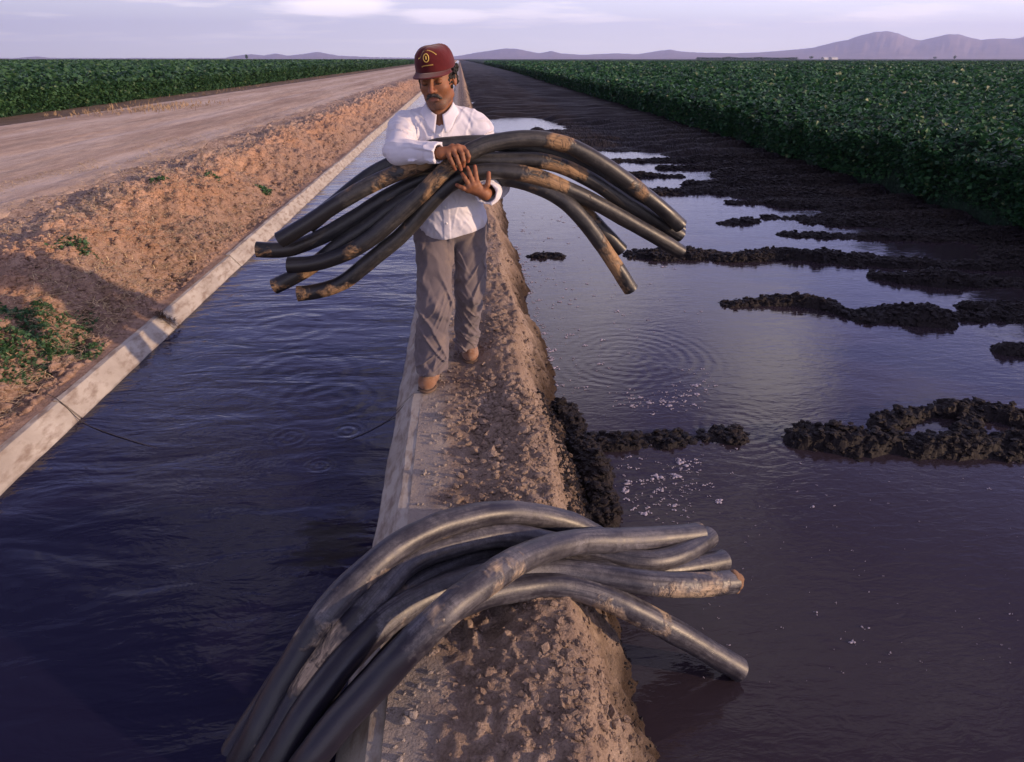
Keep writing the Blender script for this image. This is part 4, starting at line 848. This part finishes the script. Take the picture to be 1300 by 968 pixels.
for sx in (-1, 1):
    for k in range(40): it.append((hell((sx*hr.uniform(.079, .088), hr.uniform(-.050, .020), hr.uniform(.020, .046)), np.full(3, hr.uniform(.0035, .0065))), .002))
it.append((hell((0, .075, -.02), (.075, .06, .085)), .006, 'sub'))
part('hair', *sd(it, HC-.13, HC+.13, .0026, lambda P: .0022*vnoise(P[:, 0]*200, P[:, 1]*200, P[:, 2]*200)), hairm)
part('moustache', *sd([(hcap((0, .1020, -.0400), (-.019, .0975, -.0455), .0068, .0070), 0), (hcap((0, .1020, -.0400), (.019, .0975, -.0455), .0068, .0070), .004), (hcap((-.019, .0970, -.0455), (-.032, .0860, -.060), .0068, .0042), .004), (hcap((.019, .0970, -.0455), (.032, .0860, -.060), .0068, .0042), .004)], hl(0, .09, -.045)-.05, hl(0, .09, -.045)+.05, .0016, lambda P: .0008*vnoise(P[:, 0]*600, P[:, 1]*600, P[:, 2]*200)), greym)
for sx in (-1, 1):
    part('eyebrow', *sd([(hcap((sx*.014, .0915, .026), (sx*.030, .0900, .0310), .0040, .0044), 0), (hcap((sx*.030, .0900, .0310), (sx*.048, .0750, .0250), .0044, .0022), .003)], hl(sx*.03, .085, .028)-.035, hl(sx*.03, .085, .028)+.035, .0014), hairm)
    part('eyelashes', *sd([(hcap((sx*.019, .0905-.003, .0010), (sx*.031, .0925-.002, -.0010), .0015, .0019), 0), (hcap((sx*.031, .0905, -.0010), (sx*.044, .0830, .0015), .0019, .0013), .002)], hl(sx*.031, .085, 0)-.03, hl(sx*.031, .085, 0)+.03, .0011), hairm)
# cap
capm = mat_cloth('maroon_cloth', (.060, .007, .010), (.098, .011, .014), 9)
def cap_part():
    n = 96; m = 40; a = np.linspace(0, 2*pi, n, endpoint=False); Vv = []
    for j in range(m):
        u = j/(m-1); ph = u*pi/2; ca, sa = np.cos(a), np.sin(a); front = np.clip(sa, 0, 1)
        rx, ry = .0815, .0990; prof_ = cos(ph)**.58; h = .088*(1+.26*front**2*cos(ph))*sin(ph)**.86
        bul = 1+.012*np.cos(6*(a-pi/2))*sin(2*ph)
        x = rx*prof_*ca*bul; y = -.006+ry*prof_*sa*bul+.010*front*sin(2*ph); z = .045+h+.005*vnoise(ca*2+5, sa*2+u*3, s=3)*sin(2*ph)
        z = z-.014*np.exp(-((a-pi*.64)/.20)**2)*sin(2*ph)
        Vv.append(np.stack([x, y, z*np.ones(n)], 1))
    L_ = np.concatenate(Vv); L_ = L_*(1+.018*fbm(L_[:, 0]*28, L_[:, 1]*28, 3, 77, z=L_[:, 2]*28))[:, None]*np.array([1, 1, 1]); V = HC+HS*(L_@HM.T); i = np.arange(m-1)[:, None]*n; j = np.arange(n)[None]; j2 = (j+1) % n
    F = np.stack([i+j, i+j2, i+n+j2, i+n+j], -1).reshape(-1, 4); return V, F
V, F = cap_part(); cap = part('cap', V, F, capm); md = cap.modifiers.new('thick', 'SOLIDIFY'); md.thickness = .003; md.offset = -1
def visor():
    n, m = 33, 9; a = np.linspace(R(22), R(158), n); L_ = []
    for j in range(m):
        v = j/(m-1); ca, sa = np.cos(a), np.sin(a)
        ix, iy = .0825*ca, -.006+.1000*sa; ox, oy = .090*ca, -.004+.100*sa+.072*np.clip(np.sin((a-R(22))/R(136)*pi), 0, 1)**.5
        x = ix*(1-v)+ox*v; y = iy*(1-v)+oy*v; z = .047-.014*(np.abs(ca)/.98)**2.2*(.35+.65*v)-.006*v**1.3*sa
        L_.append(np.stack([x, y, z], 1))
    V = HC+HS*(np.concatenate(L_)@HM.T); i = (np.arange(m-1)[:, None]*n+np.arange(n-1)[None]).ravel(); return V, np.stack([i, i+1, i+n+1, i+n], 1)
V, F = visor(); vz = part('visor', V, F, capm, parent=cap); md = vz.modifiers.new('thick', 'SOLIDIFY'); md.thickness = .0035; md.offset = 0
def cap_surf(a, u):                                       # point and normal on the front of the crown
    def q(a, u):
        ph = u*pi/2; ca, sa = cos(a), sin(a); fr = max(sa, 0); pr = cos(ph)**.58; h = .088*(1+.26*fr**2*cos(ph))*sin(ph)**.86; bul = 1+.012*cos(6*(a-pi/2))*sin(2*ph)
        return hl(  .0815*pr*ca*bul, -.006+.0990*pr*sa*bul+.010*fr*sin(2*ph), .045+h-.014*math.exp(-((a-pi*.64)/.20)**2)*sin(2*ph))
    p = q(a, u); t1 = q(a+.02, u)-p; t2 = q(a, u+.02)-p; nn = np.cross(t1, t2); nn /= np.linalg.norm(nn)
    if (p-HC)@nn < 0: nn = -nn
    return p+nn*.0036, nn
gold = plain('gold_thread', (.62, .42, .10), .6)
def ribbon(name, pts, wd, m, parent):
    Vv = []; Ff = []
    for k, (a, u) in enumerate(pts):
        p, nn = cap_surf(a, u); a2, u2 = pts[min(k+1, len(pts)-1)]; a1, u1 = pts[max(k-1, 0)]; t = cap_surf(a2, u2)[0]-cap_surf(a1, u1)[0]; t /= np.linalg.norm(t); s_ = np.cross(nn, t)
        Vv += [p-s_*wd/2, p+s_*wd/2, p+s_*wd/2+nn*.0016, p-s_*wd/2+nn*.0016]
        if k:
            b = 4*(k-1); Ff += [(b+3, b+2, b+6, b+7), (b, b+4, b+5, b+1), (b+1, b+5, b+6, b+2), (b, b+3, b+7, b+4)]
    return np.array(Vv), np.array(Ff)
def join(parts):
    Vv, Ff, b = [], [], 0
    for V, F in parts: Vv.append(V); Ff.append(F+b); b += len(V)
    return np.concatenate(Vv), np.concatenate(Ff)
oval = [(pi/2+.14*cos(t), .36+.115*sin(t)) for t in np.linspace(0, 2*pi, 25)]
em = [ribbon('', oval, .0042, None, None), ribbon('', [(pi/2, .31), (pi/2, .36), (pi/2, .41)], .005, None, None)]
part('emblem', *join(em), gold, parent=cap)
dash = []
for t in np.linspace(-1, 1, 19): 
    a0 = pi/2+.55*t; u0 = .60-.17*t*t; dash.append(ribbon('', [(a0-.019, u0-.010*np.sign(t)*abs(t)), (a0, u0+.006), (a0+.019, u0)], .0062 if (int(t*37) % 2) else .0048, None, None))
part('embroidered_lettering', *join(dash), gold, parent=cap); dash = []
for t in np.linspace(-1, 1, 11): dash.append(ribbon('', [(pi/2+.28*t-.016, .165), (pi/2+.28*t+.016, .165)], .0044, None, None))
part('embroidered_lettering', *join(dash), gold, parent=cap)
V, F = sdf_mesh(hell((0, -.004, .1335), (.007, .007, .004)), hl(0, 0, .14)-.015, hl(0, 0, .14)+.015, .0018); part('cap_button', V, F, capm, parent=cap)

# shirt
def ridge(x, y, z, s, o=3): return np.clip(1-np.abs(fbm(x, y, o, s, z=z))*5.0, 0, 1)
xpl = lambda z: -.083-.022*sstep(.85, 1.35, z)
torso = [(p_ell((-.10, 3.505, 1.235), (.178, .122, .195)), 0), (p_ell((-.078, 3.480, 1.03), (.170, .142, .21)), .06), (p_ell((-.065, 3.49, .885), (.178, .142, .13)), .05),
 (p_cap((-.235, 3.505, 1.350), (.045, 3.505, 1.352), .058, .058), .05), (p_cap((-.10, 3.51, 1.410), (.05, 3.505, 1.365), .045, .050), .03), (p_cap((-.10, 3.51, 1.410), (-.24, 3.505, 1.362), .045, .050), .03), (p_cap(neckb+[0, 0, .01], neckb-[0, 0, .08], .060, .10), .03)]
slR = [(p_cap(shR-[-.015, 0, .004], elR, .066, .058), 0), (p_cap(elR, wrR*.93+elR*.07, .057, .041), .025)]
slL = [(p_cap(shL-[.015, 0, .004], elL, .064, .060), 0), (p_cap(elL, wrL*.86+elL*.14, .060, .046), .025)]
tf, rf_, lf = sdf_union(torso), sdf_union(slR), sdf_union(slL)
dwR = (wrR-elR)/np.linalg.norm(wrR-elR); dwL = (wrL-elL)/np.linalg.norm(wrL-elL)
cutR = wrR-.010*dwR; cutL = wrL-.030*dwL
def shirt(P):
    x, y, z = P[:, 0], P[:, 1], P[:, 2]
    d = tf(P)
    fold = ridge(x*7+z*5, y*5, z*2.4, 201)*.5+ridge(x*17-z*6, y*9, z*5, 207)*.28
    d = d-.0120*fold*(y < 3.52)-.0035*ridge(x*16+z*9, y*12, z*7, 209, 2)
    d = d+.010*sstep(.98, .90, z)*vnoise(x*11, y*11, z*2, s=214)
    dp = np.abs(x-xpl(z)); d = d-np.where((dp < .017) & (y < 3.5), .0035, 0)*(z < 1.36)
    r = rf_(P); t = (P-shR)@((elR-shR)/np.linalg.norm(elR-shR)); r = r-.0115*ridge(x*9+y*10, y*8, z*15, 221)
    l = lf(P)-.0115*ridge(x*9, y*12, z*14, 231, 2)
    # cuffs
    sR = (P-cutR)@dwR; r = r-np.where((sR > -.055) & (sR < .01), .004, 0); r = smax(r, sR, .002)
    sL = (P-cutL)@dwL; l = l-np.where((sL > -.055) & (sL < .01), .005, 0); l = smax(l, sL, .002)
    d = smin(d, r, .022); d = smin(d, l, .022)
    hem = .822+.012*np.sin((x+.06)*16)+.030*np.clip(np.abs(x+.065)/.17, 0, 1)**2+.02*(y > 3.5)
    d = smax(d, hem-z, .004)
    return d
neckcut = sdf_union([(p_cap((-.103, 3.385, 1.352), (-.101, 3.41, 1.43), .008, .052), 0), (p_cap((-.10, 3.465, 1.42), (-.10, 3.48, 1.55), .058, .066), .01)])
innerR, innerL = p_cap(cutR-.05*dwR, cutR+.03*dwR, .036, .036), p_cap(cutL-.05*dwL, cutL+.05*dwL, .042, .042)
low = p_ell((-.065, 3.49, .80), (.155, .118, .10))
def shirt_c(P):
    d = shirt(P); d = smax(d, -neckcut(P), .003); d = np.maximum(d, -innerR(P)); d = np.maximum(d, -innerL(P)); return np.maximum(d, -low(P))
V, F = sdf_mesh(shirt_c, (-.46, 3.02, .78), (.32, 3.72, 1.46), .0042); part('shirt', V, F, shirt_m)
shirt_o = man.children[-1]
# collar
def collar():
    n, m = 61, 7; th = np.linspace(-R(168), R(168), n); Vv = []
    c0 = np.array([-.100, 3.472, 1.432])
    for j in range(m):
        v = j/(m-1); a = np.abs(th)/R(168)                # 0 at the back, 1 at the front
        r_ = .063+.024*v+.010*a*v; dz = .034*(1-a**1.5)-(.044+.034*sstep(.72, .97, a))*v+.006
        x = c0[0]+r_*np.sin(th)*(1+.18*sstep(.75, 1, a)*v); y = c0[1]+r_*np.cos(th)*1.04-.012*sstep(.7, 1, a); z = c0[2]+dz-.030*sstep(.55, 1.0, a)
        Vv.append(np.stack([x, y, z], 1))
    V = np.concatenate(Vv); i = (np.arange(m-1)[:, None]*n+np.arange(n-1)[None]).ravel(); return V, np.stack([i, i+1, i+n+1, i+n], 1)
V, F = collar(); cl = part('collar', V, F, shirt_m, parent=shirt_o); md = cl.modifiers.new('thick', 'SOLIDIFY'); md.thickness = .004; md.offset = 0
btn = plain('pearl_button', (.75, .72, .70), .3)
for z in (1.315, 1.245, .985, .905):
    g = np.stack([np.full(200, xpl(z)), np.linspace(3.25, 3.5, 200), np.full(200, z)], 1); v = shirt(g); k = np.argmax(v < 0); y = g[k, 1]
    V, F = sdf_mesh(p_ell((xpl(z), y-.001, z), (.0058, .0025, .0058)), (xpl(z)-.01, y-.01, z-.01), (xpl(z)+.01, y+.01, z+.01), .0013); part('button', V, F, btn, parent=shirt_o)
# trousers
legR = sdf_union([(p_cap(hipR+[-.005, 0, 0], knR, .100, .080), 0), (p_cap(knR, anR+[0, 0, -.01], .078, .078), .03)])
legL = sdf_union([(p_cap(hipL+[.010, 0, 0], knL, .094, .073), 0), (p_cap(knL, anL+[0, 0, .0], .071, .062), .03)])
hips = sdf_union([(p_ell((-.065, 3.50, .885), (.163, .125, .12)), 0)])
def pants(P):
    x, y, z = P[:, 0], P[:, 1], P[:, 2]
    low_ = sstep(.45, .15, z); kn_ = np.exp(-((z-.47)/.16)**2)
    u = x*1.0; v1 = z+x*.9; v2 = z-x*.9                  # creases run slantwise from crotch and knee, stack up above the boots
    amp = .010+.004*kn_; brk = sstep(.36, .14, z)
    r = legR(P)-amp*ridge(u*7+v1*4, y*4, v1*6, 301, 2)-.006*ridge(u*13-v2*7, y*7, v2*9, 303, 2)-.012*brk*ridge(x*4, y*4, v2*17, 305, 2)
    l = legL(P)-amp*ridge(u*7-v2*4, y*4, v2*6, 311, 2)-.006*ridge(u*13+v1*7, y*7, v1*9, 313, 2)-.012*brk*ridge(x*4, y*4, v1*17, 315, 2)
    r = r+.006*vnoise(x*6, y*6, z*5, s=331); l = l+.006*vnoise(x*6, y*6, z*5, s=332)
    r = smax(r, (.092+.012*vnoise(x*14, y*14, s=3))-z, .006); l = smax(l, (anL[2]-.030+.012*vnoise(x*14, y*14, s=4))-z, .006)
    d = smin(r, l, .010); h = hips(P)-.004*ridge(x*8, y*8, z*10, 321); d = smin(d, h, .035)
    fly = np.where((np.abs(x+.068) < .014) & (z > .70) & (y < 3.5), .002, 0)
    return smax(d-fly, z-.93, .01)
V, F = sdf_mesh(pants, (-.36, 3.14, .03), (.22, 3.92, .95), .0046); part('trousers', V, F, pants_m)
# boots
bootm = mat_cloth('dusty_tan_leather', (.17, .085, .05), (.27, .15, .095), 14, stain=(.28, .21, .165), patch=.85); solem = plain('worn_sole', (.13, .085, .06), .9)
def boot(heel, toe, ank):
    f = (toe-heel); L_ = np.linalg.norm(f); f = f/L_; up = np.array([0, 0, 1.]); up = up-(up@f)*f; up /= np.linalg.norm(up); sd_ = np.cross(f, up); q = lambda a, b, c: heel+f*a*L_+sd_*b+up*c
    Mx = np.stack([f, sd_, up], 1)
    up_ = [(p_cap(q(.10, 0, .042), q(.55, .0, .044), .040, .043), 0), (p_ell(q(.77, 0, .042), (.080, .050, .042), Mx), .02), (p_cap(q(.16, 0, .05), ank, .043, .046), .02)]
    f0 = sdf_union(up_)
    def fn(P): Q = (P-heel)@up; s1 = (P-heel)@f/L_; cr = .003*ridge(P[:, 0]*6, s1*16, Q*10, 401, 2)*sstep(.75, .6, s1); return smax(f0(P)-.0018*vnoise(P[:, 0]*60, P[:, 1]*60, P[:, 2]*60)-cr+.002*np.exp(-((s1-.70)/.02)**2), .013-Q, .003)
    A = np.array([heel, toe, ank]); V, F = sdf_mesh(fn, A.min(0)-.08, A.max(0)+.08, .0042); b = part('boot', V, F, bootm)
    s0 = sdf_union([(p_cap(q(.10, 0, .02), q(.50, 0, .02), .043, .042), 0), (p_ell(q(.77, 0, .02), (.084, .052, .05), Mx), .02)])
    def fs(P): Q = (P-heel)@up; return np.maximum(np.maximum(s0(P), Q-.014), -Q)
    V, F = sdf_mesh(fs, A.min(0)-.09, A.max(0)+.09, .0042); part('sole', V, F, solem, parent=b)
    lc = []
    for k in range(3):
        c_ = q(.40+.09*k, 0, .088-.012*k); lc.append(tube_mesh(np.array([c_-sd_*.018, c_+up*.002, c_+sd_*.018]), .0022, 6, .001, False))
    part('laces', *join(lc), plain('lace', (.16, .11, .08)), parent=b)
tR_ = atz(541, 499, .004); boot(np.array([tR_[0]+.025, tR_[1]+.275, .004]), np.array([tR_[0], tR_[1], .004]), anR+[0, .04, -.03])
tL_ = atz(598, 462, .004); boot(np.array([tL_[0]-.02, tL_[1]+.265, .035]), np.array([tL_[0], tL_[1], .004]), anL+[0, .06, -.01])
